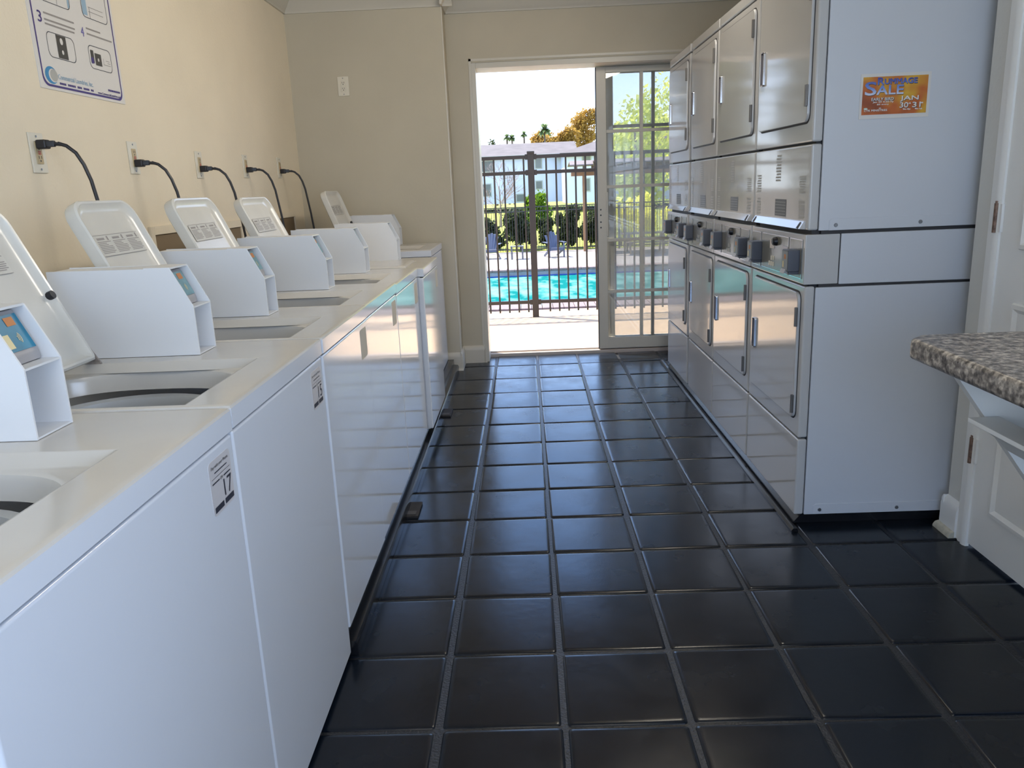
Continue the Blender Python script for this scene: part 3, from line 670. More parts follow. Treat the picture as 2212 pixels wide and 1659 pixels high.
white = [('EARLY BIRD', 1.399, 1.471, 1.490, 1.499), ('Jan 29 4:30-7p', 1.404, 1.471, 1.482, 1.488), ('$5 entry', 1.418, 1.456, 1.475, 1.480), ('JAN', 1.492, 1.551, 1.484, 1.501), ('30', 1.492, 1.519, 1.465, 1.481), ('31', 1.533, 1.559, 1.465, 1.481),
         ('th', 1.520, 1.527, 1.476, 1.480), ('st', 1.560, 1.567, 1.476, 1.480), ('9a-3p', 1.503, 1.527, 1.457, 1.462), ('9a-1p', 1.542, 1.565, 1.457, 1.462), ('CTK MINISTRIES', 1.377, 1.452, 1.457, 1.463), ('at', 1.425, 1.432, 1.465, 1.468)]
b = MB(); words(b, f2, head + [w for w in white if w[0] in ('EARLY BIRD', 'JAN', '30', '31')], 0.0009, 0.0016, -0.0016); b.build('lettering_shadow', M_INK, fly, smooth=False)
def head_ink():
    M = bpy.data.materials.new('blue_white_ink'); M.use_nodes = True; t = M.node_tree; b_ = t.nodes['Principled BSDF']
    g = t.nodes.new('ShaderNodeTexCoord'); s = t.nodes.new('ShaderNodeSeparateXYZ'); r = t.nodes.new('ShaderNodeValToRGB'); mp = t.nodes.new('ShaderNodeMapRange')
    mp.inputs[1].default_value = 0.068; mp.inputs[2].default_value = 0.122
    r.color_ramp.elements[0].color = (*srgb(225, 230, 238), 1); r.color_ramp.elements[1].color = (*srgb(70, 78, 165), 1); a = r.color_ramp.elements.new(0.45); a.color = (*srgb(120, 150, 215), 1)
    t.links.new(g.outputs['Object'], s.inputs[0]); t.links.new(s.outputs['Z'], mp.inputs[0]); t.links.new(mp.outputs[0], r.inputs[0]); t.links.new(r.outputs[0], b_.inputs['Base Color'])
    return M
b = MB(); words(b, f3, head, 0.0014); b.build('headline_lettering', head_ink(), fly, smooth=False)
b = MB(); words(b, f3, [w for w in white if w[1] > 1.48], 0.0008); b.build('date_lettering', mat('white_ink', (0.72, 0.70, 0.68), 0.5), fly, smooth=False)
b = MB(); words(b, f3, [w for w in white if w[1] < 1.48], 0.0004); b.build('detail_lettering', mat('white_ink', (0.72, 0.70, 0.68), 0.5), fly, smooth=False)
b = MB(); b.loops([[f3(1.382 + 0.0065 * math.cos(a * 0.628), 1.466 + 0.003 * math.sin(a * 0.628)) for a in range(10)]], cap1=True); b.build('logo_mark', mat('pale_green_ink', (0.55, 0.66, 0.58), 0.5), fly, smooth=False)

# ---------------------------------------------------------------- instruction poster on the left wall
pos = thing('instruction_poster', (XL, -2.70, 1.635), 'white washer instruction poster with purple border above the near outlets', 'poster')
pf = lambda d: (lambda u, v: (XL + d, u, v))
b = MB(); b.box(XL, XL + 0.003, -2.972, -2.428, 1.635, 2.42); b.build('poster_sheet', M_PAPER, pos, smooth=False)
q = [(-2.699 + p[0], 2.025 + p[1]) for p in rrect(0.512, 0.762, 0.03, 5)]
b = MB(); put_frame(b, pf(0.0036), q, 0.007); b.build('purple_border', M_PURPLE, pos, smooth=False)
for (u0, u1, v0, v1) in ((-2.895, -2.733, 1.738, 1.817), (-2.645, -2.490, 1.737, 1.816), (-2.895, -2.720, 1.908, 2.08), (-2.645, -2.472, 1.907, 2.08)):
    b = MB(); put_frame(b, pf(0.0036), [((u0 + u1) / 2 + p[0], (v0 + v1) / 2 + p[1]) for p in rrect(u1 - u0, v1 - v0, 0.020, 5)], 0.0022)
    b.build('picture_frame_line', M_INK, pos, smooth=False)
b = MB()
put_rect(b, pf(0.0038), -2.840, -2.783, 1.742, 1.814); put_rect(b, pf(0.0038), -2.605, -2.562, 1.752, 1.793); put_rect(b, pf(0.0038), -2.632, -2.612, 1.758, 1.800)
b.build('picture_block', mat('dark_picture', (0.055, 0.05, 0.045), 0.5), pos, smooth=False)
b = MB(); P = pf(0.0042)
for (u, v, r) in ((-2.812, 1.796, 0.009), (-2.812, 1.762, 0.006), (-2.584, 1.772, 0.005)):
    b.loops([[P(u + r * math.cos(a * 0.524), v + r * 1.2 * math.sin(a * 0.524)) for a in range(12)]], cap1=True)
b.build('picture_highlight', M_PAPER, pos, smooth=False)
b = MB()
for u0, u1, v in ((-2.890, -2.712, 1.8715), (-2.890, -2.712, 1.852), (-2.890, -2.718, 1.839), (-2.637, -2.540, 1.870), (-2.636, -2.464, 1.852)): put_rect(b, pf(0.0036), u0, u1, v - 0.0028, v + 0.0028)
for u0, u1, v0, v1 in ((-2.548, -2.500, 1.760, 1.762), (-2.548, -2.546, 1.760, 1.782), (-2.530, -2.505, 1.775, 1.777), (-2.52, -2.50, 1.768, 1.770), (-2.60, -2.50, 1.93, 1.932), (-2.60, -2.50, 1.945, 1.947), (-2.595, -2.592, 1.91, 1.945), (-2.86, -2.858, 1.912, 2.0), (-2.80, -2.798, 1.912, 2.0)): put_rect(b, pf(0.0036), u0, u1, v0, v1)
b.build('grey_text_line', M_GREYINK, pos, smooth=False)
b = MB(); put_rect(b, pf(0.0036), -2.640, -2.610, 1.915, 2.07); put_rect(b, pf(0.0036), -2.735, -2.724, 1.915, 2.07); b.build('blue_picture_edge', M_SKYINK, pos, smooth=False)
b = MB(); put_text(b, '3', pf(0.0036), -2.926, -2.904, 1.838, 1.872, 0.001); put_rect(b, pf(0.0045), -2.634, -2.618, 1.755, 1.775); b.build('purple_number', M_PURPLE, pos, smooth=False)
b = MB(); put_text(b, '4', pf(0.0036), -2.674, -2.655, 1.838, 1.868, 0.001); b.build('violet_number', M_PURPLE2, pos, smooth=False)
b = MB(); P = pf(0.0036); n = 30; A = [math.radians(50 + 260 * i / n) for i in range(n + 1)]
b.loops([[P(-2.903 + 0.035 * math.cos(a), 1.680 + 0.027 * math.sin(a)) for a in A], [P(-2.892 + 0.026 * math.cos(a), 1.680 + 0.021 * math.sin(a)) for a in A]], closed=False)
b.build('logo_crescent', M_BLUEINK, pos, smooth=False)
b = MB(); b.loops([[P(-2.888 + 0.021 * math.cos(a * 0.314), 1.681 + 0.019 * math.sin(a * 0.314)) for a in range(20)]], cap1=True); b.build('logo_disc', mat('logo_grey', (0.42, 0.42, 0.40), 0.5), pos, smooth=False)
b = MB(); put_text(b, 'Commercial Laundries, Inc.', pf(0.0036), -2.865, -2.650, 1.670, 1.688, 0.0006); b.build('company_lettering', M_SKYINK, pos, smooth=False)
b = MB()
for i in range(22):
    if i in (4, 10, 14, 19): continue
    u = -2.862 + i * 0.0096; put_rect(b, pf(0.0036), u, u + 0.0082, 1.656, 1.663)
put_text(b, 'www.CommercialLaundries.com', pf(0.0036), -2.624, -2.460, 1.653, 1.661, 0.0004)
for i in range(12): put_rect(b, pf(0.0036), -2.547 + i * 0.0074, -2.541 + i * 0.0074, 1.670, 1.677)
b.build('purple_small_print', M_PURPLE, pos, smooth=False)

# ---------------------------------------------------------------- outlets, plugs and cords, utility boxes
def outlet(y, z, label, group, red=False, axis='x'):
    o = thing('wall_outlet', (XL, y, z) if axis == 'x' else (y, YC, z), label, 'outlet', group)
    if axis == 'x': f = lambda d, u, v: (XL + d, y + u, z + v)
    else: f = lambda d, u, v: (y + u, YC - d, z + v)
    def rbox(b, d0, d1, u0, u1, v0, v1, r):
        A = [f(d0, u0, v0), f(d1, u1, v1)]; b.box(*[c for i in range(3) for c in sorted((A[0][i], A[1][i]))], r=r)
    b = MB(); rbox(b, 0, 0.006, -0.037, 0.037, -0.061, 0.061, 0.002); b.build('wall_plate', M_PLASTW, o)
    b = MB(); rbox(b, 0.004, 0.009, -0.0165, 0.0165, -0.034, 0.034, 0.002); r = b.build('receptacle', M_RECEPT if axis == 'x' else M_PLASTW, o)
    b = MB()
    for v in (0.018, -0.018):
        for u in (-0.006, 0.006): rbox(b, 0.0085, 0.0094, u - 0.0012, u + 0.0012, v, v + 0.009, 0)
        rbox(b, 0.0085, 0.0094, -0.0025, 0.0025, v - 0.009, v - 0.004, 0)
    b.build('socket_slot', M_BLACK, r, smooth=False)
    if axis == 'x':
        b = MB(); rbox(b, 0.0085, 0.0105, -0.006, 0.006, 0.001, 0.005, 0); rbox(b, 0.0085, 0.0105, -0.006, 0.006, -0.005, -0.001, 0); b.build('test_button', M_RED if red else M_HANDLE, r)
    b = MB()
    for v in (0.05, -0.05):
        A = f(0.005, 0, v); B = f(0.0075, 0, v); b.cyl(A, B, 0.0035, n=8)
    b.build('plate_screw', M_STEEL, o)
OUT = [(-3.055, 1.431, 0.026, 'above the second washer, left of the others'), (-2.430, 1.437, -0.02, 'above the third washer, below the poster corner'), (-1.795, 1.427, -0.018, 'third along the left wall from the camera'),
       (-1.160, 1.435, -0.018, 'fourth along the left wall from the camera'), (-0.545, 1.440, -0.020, 'closest to the room corner')]
for y, z, dz, lab in OUT:
    outlet(y, z, 'cream wall outlet with black plug ' + lab, 'outlets along the left wall', red=True)
    pc = thing('power_cord', (XL, y, z + dz), 'black plug and hanging cord ' + lab, 'power cord', 'washer cords on the left wall')
    zc = z + dz
    b = MB(); b.box(XL + 0.0085, XL + 0.040, y - 0.015, y + 0.017, zc - 0.015, zc + 0.013, r=0.005, seg=3); b.prism([(XL + 0.036, y - 0.010), (XL + 0.062, y - 0.004), (XL + 0.062, y + 0.008), (XL + 0.036, y + 0.013)], 'z', zc - 0.010, zc + 0.009, r=0.003)
    b.cyl((XL + 0.058, y + 0.002, zc), (XL + 0.078, y + 0.004, zc - 0.004), 0.0065, 0.005, n=10); b.build('plug', M_BLACK, pc)
    pts = [(0.072, 0.0, 0), (0.095, 0.004, -0.008), (0.118, 0.010, -0.030), (0.134, 0.016, -0.066), (0.146, 0.022, -0.115), (0.154, 0.026, -0.18), (0.164, 0.030, -0.26), (0.174, 0.030, -0.36), (0.180, 0.030, -0.50), (0.18, 0.028, -0.70)]
    b = MB(); b.tube([(XL + p[0], y + p[1], zc + p[2]) for p in pts], 0.0058, n=10); b.build('cord', M_BLACK, pc)
outlet(-0.920, 1.958, 'white wall outlet high on the front wall beside the pilaster edge', None, axis='y')
for y0, y1, z0, z1, lab in ((-2.36, -2.03, 0.98, 1.135, 'nearest the camera'), (-1.72, -1.355, 0.96, 1.12, 'between two open lids'), (-0.69, -0.345, 0.96, 1.135, 'near the room corner')):
    u = thing('utility_box', (XL, (y0 + y1) / 2, z0), 'cream framed brown plumbing recess box behind the washers, ' + lab, 'utility box', 'recess boxes behind the washers')
    b = MB(); w = 0.035
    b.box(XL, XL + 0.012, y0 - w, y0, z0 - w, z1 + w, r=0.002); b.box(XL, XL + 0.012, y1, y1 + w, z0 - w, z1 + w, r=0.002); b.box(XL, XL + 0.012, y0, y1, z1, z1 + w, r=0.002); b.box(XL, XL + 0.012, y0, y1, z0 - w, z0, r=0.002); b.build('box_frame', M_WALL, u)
    b = MB(); b.box(XL, XL + 0.003, y0, y1, z0, z1); b.build('recess', M_BOXIN, u)

# ================================================================ outside
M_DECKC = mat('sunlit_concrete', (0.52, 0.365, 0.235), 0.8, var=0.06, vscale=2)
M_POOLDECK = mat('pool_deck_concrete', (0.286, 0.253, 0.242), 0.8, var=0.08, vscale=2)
M_BRICK = mat('coping_brick', (0.168, 0.120, 0.115), 0.7, var=0.2, vscale=8)
M_FENCE = mat('dark_bronze_fence', (0.028, 0.022, 0.020), 0.4)
M_FENCE2 = mat('far_fence_paint', (0.022, 0.022, 0.020), 0.5)
M_LAWN = mat('lawn', (0.225, 0.255, 0.024), 0.9, var=0.35, vscale=0.6)
M_HOUSE = mat('house_paint', (0.54, 0.59, 0.72), 0.7)
M_ROOF = mat('roof_shingle', (0.09, 0.077, 0.079), 0.8, var=0.18, vscale=0.9)
M_HWIN = mat('house_window', (0.13, 0.15, 0.15), 0.15)
M_HTRIM = mat('house_trim', (0.360, 0.378, 0.342), 0.6)
M_CHAIR = mat('chair_blue', (0.052, 0.065, 0.109), 0.5)
M_TABLE = mat('table_grey', (0.096, 0.096, 0.108), 0.5)
M_CEDAR = mat('cedar', (0.240, 0.127, 0.060), 0.7, var=0.12, vscale=5)
M_BARK = mat('bark', (0.14, 0.10, 0.07), 0.8, var=0.3, vscale=6)
M_TWIG = mat('bare_twig', (0.216, 0.158, 0.154), 0.8)
def leaf(name, c, v=0.35, s=1.5, tr=0.4): return mat(name, c, 0.6, var=v, vscale=s, trans=tr, spec=0.25)
M_L_DARK = leaf('thuja_leaf', (0.045, 0.06, 0.022)); M_L_LIME = leaf('lime_leaf', (0.120, 0.210, 0.012)); M_L_YEL = leaf('autumn_leaf', (0.36, 0.22, 0.05)); M_L_GRN = leaf('tree_leaf', (0.62, 0.66, 0.16), tr=0.6); M_L_HEDGE = leaf('hedge_leaf', (0.80, 0.76, 0.13), tr=0.6); M_L_PALM = leaf('palm_leaf', (0.14, 0.19, 0.08), tr=0.5)

ZT, ZP = -0.05, -1.367
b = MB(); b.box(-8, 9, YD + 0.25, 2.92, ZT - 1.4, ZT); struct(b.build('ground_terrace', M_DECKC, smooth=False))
b = MB()
b.box(-14, 20, 2.92, 11.4, ZP - 1.0, ZP); b.box(-14, 20, 20.0, 27.3, ZP - 1.0, ZP); b.box(-14, -10, 11.4, 20, ZP - 1, ZP); b.box(16, 20, 11.4, 20, ZP - 1, ZP)
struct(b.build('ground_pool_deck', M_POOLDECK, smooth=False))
b = MB(); b.box(-90, 110, 27.3, 160, ZP - 0.5, ZP + 0.02); tag(b.build('ground_lawn', M_LAWN, smooth=False), kind='structure')
b = MB(); b.box(-90, -6.2, 27.32, 160, ZP - 0.3, ZP + 0.05); tag(b.build('ground_reflection_patch', mat('reflection_patch_brown', (0.10, 0.075, 0.055), 0.9, var=0.3, vscale=3), smooth=False), kind='structure')  # unseen brown ground added to darken the reflection in the dryer fronts
# pool
pool = thing('swimming_pool', (3, 15.5, ZP), 'turquoise swimming pool with brick coping beyond the black fence', 'pool')
def water():
    M = bpy.data.materials.new('pool_water'); M.use_nodes = True; t = M.node_tree; b_ = t.nodes['Principled BSDF']
    g = t.nodes.new('ShaderNodeTexCoord'); mp = t.nodes.new('ShaderNodeMapping'); mp.inputs['Scale'].default_value = (1.0, 0.45, 1); n = t.nodes.new('ShaderNodeTexNoise'); n.inputs['Scale'].default_value = 2.2; n.inputs['Detail'].default_value = 3
    r = t.nodes.new('ShaderNodeValToRGB'); r.color_ramp.elements[0].position = 0.42; r.color_ramp.elements[0].color = (0.006, 0.115, 0.112, 1); r.color_ramp.elements[1].position = 0.66; r.color_ramp.elements[1].color = (0.13, 0.30, 0.28, 1)  # pale end of the ramp paints sparkle into the water colour
    bp = t.nodes.new('ShaderNodeBump'); bp.inputs['Strength'].default_value = 0.25; bp.inputs['Distance'].default_value = 0.05
    b_.inputs['Roughness'].default_value = 0.12; b_.inputs['Specular IOR Level'].default_value = 0.0
    t.links.new(g.outputs['Object'], mp.inputs[0]); t.links.new(mp.outputs[0], n.inputs['Vector']); t.links.new(n.outputs[0], r.inputs[0]); t.links.new(r.outputs[0], b_.inputs['Base Color']); t.links.new(n.outputs[0], bp.inputs['Height']); t.links.new(bp.outputs[0], b_.inputs['Normal'])
    return M
b = MB(); b.box(-10, 16, 12.5, 20.0, ZP - 0.9, ZP - 0.21); b.build('water', water(), pool, smooth=False)
b = MB()
def coping(y0, y1, z):
    x = -10.0
    while x < 16: b.box(x + 0.005, x + 0.235, y0, y1, z - 0.06, z + 0.012, r=0.008, seg=1); x += 0.24
coping(11.7, 12.55, ZP - 0.005); coping(19.93, 20.35, ZP + 0.012)
b.build('brick_coping', M_BRICK, pool, smooth=False)
b = MB(); b.box(-10, 16, 19.96, 20.0, ZP - 0.17, ZP - 0.045); b.build('wall_tile', mat('pool_wall_tile', (0.220, 0.213, 0.242), 0.4, var=0.2, vscale=5), pool, smooth=False)
b = MB(); b.box(-10, 16, 19.95, 20.0, ZP - 0.22, ZP - 0.17); b.build('waterline_tile', mat('waterline_blue', (0.02, 0.07, 0.32), 0.3), pool, smooth=False)
b = MB(); b.box(-10, 16, 11.4, 12.5, ZP - 0.9, ZP - 0.065); b.build('near_wall', M_BRICK, pool, smooth=False)

# terrace fence
FY = 2.475
fence = thing('terrace_fence', (0.33, FY, ZT), 'dark bronze picket fence with square post just outside the glass door', 'fence')
for i, x in enumerate((-2.12, 0.327, 2.77)):
    b = MB(); b.box(x - 0.032, x + 0.032, FY - 0.032, FY + 0.032, ZT, 1.575, r=0.002); p = b.build('post', M_FENCE, fence)
    b = MB(); b.box(x - 0.037, x + 0.037, FY - 0.037, FY + 0.037, 1.572, 1.598, r=0.004); b.build('post_cap', M_FENCE, p)
    b = MB()
    for z in (1.545, 1.395, 0.105): b.box(x - 0.058, x + 0.058, FY - 0.022, FY + 0.022, z - 0.026, z + 0.026, r=0.003)
    b.build('rail_bracket', M_FENCE, p)
for x0, x1 in ((-2.09, 0.295), (0.36, 2.74)):
    for z in (1.545, 1.395, 0.105):
        b = MB(); b.box(x0, x1, FY - 0.015, FY + 0.015, z - 0.017, z + 0.017, r=0.002); b.build('rail', M_FENCE, fence)
    xs = [0.255 - 0.0985 * k for k in range(24)] if x1 < 1 else [0.478 + 0.0965 * k for k in range(24)]
    for x in xs:
        b = MB(); b.box(x - 0.0085, x + 0.0085, FY - 0.0085, FY + 0.0085, 0.0, 1.545); b.build('picket', M_FENCE, fence, smooth=False)
# far pool fence
FY2 = 27.0
fence2 = thing('pool_fence', (2, FY2, ZP), 'low dark picket fence in front of the hedge across the pool', 'fence')
for z in (0.44, 0.27, -1.25):
    b = MB(); b.box(-3.2, 7.6, FY2 - 0.02, FY2 + 0.02, z - 0.02, z + 0.02); b.build('rail', M_FENCE2, fence2, smooth=False)
for k in range(92):
    x = -2.6 + k * 0.105; b = MB(); b.box(x - 0.009, x + 0.009, FY2 - 0.009, FY2 + 0.009, ZP + 0.05, 0.44); b.build('picket', M_FENCE2, fence2, smooth=False)
for x in (-0.95, 1.55, 4.05, 6.55):
    b = MB(); b.box(x - 0.035, x + 0.035, FY2 - 0.035, FY2 + 0.035, ZP, 0.49); b.build('post', M_FENCE2, fence2, smooth=False)

# adirondack chairs and side table
def adirondack(x, y, rot, label):
    t = thing('garden_chair', (x, y, ZP), label, 'chair', 'garden chairs across the pool'); t.rotation_euler = (0, 0, rot)
    def part(nm, b, m_):
        o = b.build(nm, m_); o.parent = t; return o
    for i in range(5):
        c = (i - 2); b = MB(); h = 0.94 - 0.035 * c * c
        P = [Vector((c * 0.075 * 0.8, 0.18, 0.28)), Vector((c * 0.105, 0.42, h))]
        w0, w1 = 0.032, 0.046; th = Vector((0, 0.02, 0.006))
        b.loops([[P[0] + Vector((-w0, 0, 0)), P[0] + Vector((w0, 0, 0)), P[0] + Vector((w0, 0, 0)) + th, P[0] + Vector((-w0, 0, 0)) + th], [P[1] + Vector((-w1, 0, -0.015)), P[1] + Vector((w1, 0, -0.015)), P[1] + Vector((w1, 0, -0.015)) + th, P[1] + Vector((-w1, 0, -0.015)) + th]], True, True); part('back_slat', b, M_CHAIR)
    for i in range(5):
        y_ = -0.32 + i * 0.105; z = 0.37 - i * 0.025; b = MB(); b.box(-0.26, 0.26, y_, y_ + 0.09, z - 0.02, z, r=0.004, seg=1); part('seat_slat', b, M_CHAIR)
    b = MB(); b.box(-0.26, 0.26, -0.345, -0.322, 0.26, 0.36, r=0.004, seg=1); part('front_apron', b, M_CHAIR)
    for s in (-1, 1):
        b = MB(); b.box(s * 0.33 - 0.06, s * 0.33 + 0.06, -0.38, 0.30, 0.545, 0.565, r=0.006, seg=1); part('armrest', b, M_CHAIR)
        b = MB(); b.box(s * 0.285 - 0.02, s * 0.285 + 0.02, -0.34, -0.25, 0, 0.545, r=0.004, seg=1); part('front_leg', b, M_CHAIR)
        b = MB(); b.prism([(-0.30, 0.26), (-0.30, 0.36), (0.52, 0.06), (0.58, 0), (0.45, 0)], 'x', s * 0.255 - 0.012, s * 0.255 + 0.012); part('rear_leg', b, M_CHAIR)
adirondack(-1.10, 24.6, -0.1, 'blue grey garden chair across the pool, left of the small side table')
adirondack(1.30, 24.3, 0.25, 'blue grey garden chair across the pool, right of the small side table')
st = thing('side_table', (-0.10, 24.0, ZP), 'small grey slatted side table between the two garden chairs', 'table')
b = MB()
for i in range(5): b.box(-0.10 - 0.25 + i * 0.102, -0.10 - 0.25 + i * 0.102 + 0.09, 23.78, 24.22, ZP + 0.46, ZP + 0.49, r=0.003, seg=1)
b.build('table_top', M_TABLE, st)
for sx in (-0.2, 0.2):
    for sy_ in (-0.17, 0.17):
        b = MB(); b.box(-0.10 + sx - 0.03, -0.10 + sx + 0.03, 24 + sy_ - 0.02, 24 + sy_ + 0.02, ZP, ZP + 0.46, r=0.003, seg=1); b.build('leg', M_TABLE, st)
# picnic table seen through the glass
pt = thing('picnic_table', (4.75, 24.6, ZP), 'brown picnic table on the far pool deck, seen through the glass', 'table')
M_PIC = mat('picnic_wood', (0.16, 0.12, 0.09), 0.7)
b = MB()
for i in range(5): b.box(3.85, 5.65, 24.25 + i * 0.15, 24.39 + i * 0.15, ZP + 0.72, ZP + 0.76)
b.build('table_top', M_PIC, pt)
for y in (23.85, 25.2):
    b = MB(); b.box(3.85, 5.65, y, y + 0.26, ZP + 0.43, ZP + 0.47); b.build('bench', M_PIC, pt)
for x in (4.1, 5.35):
    b = MB(); b.prism([(24.0, ZP), (24.1, ZP), (24.5, ZP + 0.72), (24.4, ZP + 0.72)], 'x', x, x + 0.06); b.prism([(25.2, ZP), (25.1, ZP), (24.7, ZP + 0.72), (24.8, ZP + 0.72)], 'x', x, x + 0.06); b.box(x + 0.06, x + 0.1, 23.9, 25.4, ZP + 0.38, ZP + 0.43); b.build('leg_frame', M_PIC, pt)

# pergola
pg = thing('pergola', (4.5, 25.3, ZP), 'cedar pergola with slatted roof standing by the far pool deck', 'pergola')
for x in (2.62, 8.4):
    for y, x in ((26.3, x), (24.2, x + 0.6)):
        b = MB(); b.box(x - 0.075, x + 0.075, y - 0.075, y + 0.075, ZP, 1.56, r=0.01, seg=1); b.build('post', M_CEDAR, pg)
for y, xa in ((26.3, 2.1), (24.2, 2.85)):
    b = MB(); b.box(xa, 9.1, y - 0.07, y + 0.07, 1.56, 1.76, r=0.01, seg=1); b.build('beam', M_CEDAR, pg)
for i in range(20):
    x = 2.25 + i * 0.34; b = MB(); b.box(x, x + 0.05, 23.9 if x > 2.9 else 25.4, 26.75, 1.76, 1.93); b.build('rafter', mat('pale_rafter', (0.240, 0.173, 0.137), 0.7), pg, smooth=False)
b = MB(); b.prism([(23.8, 1.935), (25.4, 2.08), (26.9, 1.935), (26.9, 1.975), (25.4, 2.13), (23.8, 1.975)], 'x', 2.9, 9.2); b.prism([(25.3, 1.935), (25.5, 2.08), (26.9, 1.935), (26.9, 1.975), (25.5, 2.12), (25.3, 1.975)], 'x', 2.0, 2.895); b.build('roof_sheet', mat('pergola_roof', (0.154, 0.125, 0.125), 0.6), pg, smooth=False)

# foliage
def leaves(b, c, r, n, size, rg, shell=0.55):
    c = Vector(c)
    for _ in range(n):
        d = Vector((rg.gauss(0, 1), rg.gauss(0, 1), rg.gauss(0, 1))).normalized() * (shell + (1 - shell) * rg.random()) * rg.uniform(0.75, 1.08)
        p = c + Vector((d.x * r[0], d.y * r[1], d.z * r[2])); s = size * rg.uniform(0.6, 1.35)
        u = Vector((rg.gauss(0, 1), rg.gauss(0, 1), rg.gauss(0, 1))).normalized(); v = u.orthogonal().normalized(); w = u.cross(v)
        b.quad(p + v * s, p + w * s * 0.55, p - v * s, p - w * s * 0.55)
def tree(name, x, y, base, top, rx, m_leaf, label, cat, group, seed, n=1400, size=0.16, clumps=9, trunk=0.10, low=0.3, ry=None):
    rg = random.Random(seed); t = thing(name, (x, y, base), label, cat, group); H = top - base; ry = ry or rx
    b = MB(); b.tube([(x, y, base), (x + 0.03 * H * rg.uniform(-1, 1), y, base + H * 0.35), (x, y, base + H * 0.7)], [trunk, trunk * 0.7, trunk * 0.3], n=7); b.build('trunk' if H > 2.5 else 'stem', M_BARK, t)
    b = MB(); zc = base + H * (low + 1) / 2; rz = H * (1 - low) / 2
    for k in range(clumps):
        a = rg.uniform(0, 6.28); q = rg.uniform(0.2, 0.75); dz = rg.uniform(-0.6, 0.65)
        sc = rg.uniform(0.32, 0.5); leaves(b, (x + q * rx * math.cos(a), y + q * ry * math.sin(a), zc + dz * rz), (rx * sc, ry * sc, rz * sc), n // clumps, size, rg)
    leaves(b, (x, y, zc), (rx * 0.75, ry * 0.75, rz * 0.85), n // 3, size, rg)
    b.build('foliage', m_leaf, t, smooth=False, normals=False); return t
sh = [(-2.40, 0.40, 0.30), (-1.30, 0.55, 0.15), (0.00, 0.60, 0.35), (1.12, 0.40, -0.1), (2.02, 0.48, 0.42), (3.05, 0.40, 0.1)]
lab = ['dark evergreen shrub behind the garden chair at the left door edge', 'dark evergreen shrub behind far fence, between left chair and table', 'tall dark evergreen shrub behind the small side table', 'small dark evergreen shrub behind the right garden chair', 'tall dark evergreen shrub right of the right garden chair', 'dark evergreen shrub right of the cedar pergola post']
for i, (x, r, top) in enumerate(sh):
    tree('evergreen_shrub', x, (27.9, 28.9, 27.9, 29.0, 27.9, 28.9)[i], ZP, top, r * 1.1, M_L_DARK, lab[i], 'shrub', 'evergreen shrubs behind the pool fence', 20 + i, n=2400, size=0.085, clumps=10, trunk=0.04, low=0.02)
for i, (x, top, l_) in enumerate(((4.3, 0.75, 'yellow green hedge shrub behind the far fence, nearest the pergola post'), (5.5, 0.9, 'yellow green hedge shrub behind the far fence, middle of three'), (6.8, 0.8, 'yellow green hedge shrub behind the far fence, farthest right'))):
    tree('hedge_shrub', x, (28.4, 29.8, 28.5)[i], ZP, top, 0.92, M_L_HEDGE, l_, 'shrub', 'hedge shrubs seen through the glass', 40 + i, n=1300, size=0.085, clumps=9, trunk=0.05, low=0.0)
tree('lime_bush', 0.70, 29.8, -1.3, 1.16, 0.72, M_L_LIME, 'round bright lime green bush behind the fence, below the pale house', 'shrub', None, 51, n=2000, size=0.085, clumps=10, trunk=0.05, low=0.15)
for i, (x, y, top, rx, l_) in enumerate(((3.3, 104, 9.0, 2.0, 'golden tree behind the roofs, left and lowest of the golden ones'), (5.9, 106, 9.2, 2.2, 'golden tree behind the roofs, in the middle'), (9.2, 112, 12.3, 2.6, 'tallest golden tree behind the roofs, beside the glass door edge'))):
    tree('autumn_tree', x, y, -1, top, rx, M_L_YEL, l_, 'tree', 'golden trees behind the houses', 60 + i, n=2600, size=0.21, clumps=14, trunk=0.16, low=0.45, ry=1.6)
tree('round_tree', -3.2, 96, -1, 7.1, 1.5, leaf('round_tree_leaf', (0.062, 0.079, 0.026)), 'small green tree top just above the roof at the left door edge', 'tree', None, 66, n=500, size=0.17, clumps=6, trunk=0.15, low=0.6)
for i, (x, y, top, rx, l_, m_) in enumerate(((5.5, 33, 5.7, 1.9, 'green tree seen through the glass, left of the taller one', M_L_GRN), (9.2, 38.5, 8.0, 3.0, 'tall yellow green tree seen through the glass beside the dryers', M_L_HEDGE))):
    tree('broad_tree', x, y, -1.2, top, rx, m_, l_, 'tree', 'trees seen through the glass', 70 + i, n=3200, size=0.13, clumps=16, trunk=0.16, low=0.12)
for i, (x, y, top, rx, l_) in enumerate(((-6.6, 31, 8.6, 2.3, 'olive green tree beyond the pool, right of two reflected in the dryer doors'), (-11.4, 33, 8.8, 2.6, 'olive green tree beyond the pool, left of two reflected in the dryer doors'))):
    tree('oak_tree', x, y, -1.3, top, rx, leaf('olive_leaf', (0.16, 0.16, 0.05), tr=0.4), l_, 'tree', 'trees left of the pool', 80 + i, n=4200, size=0.17, clumps=18, trunk=0.2, low=0.0)
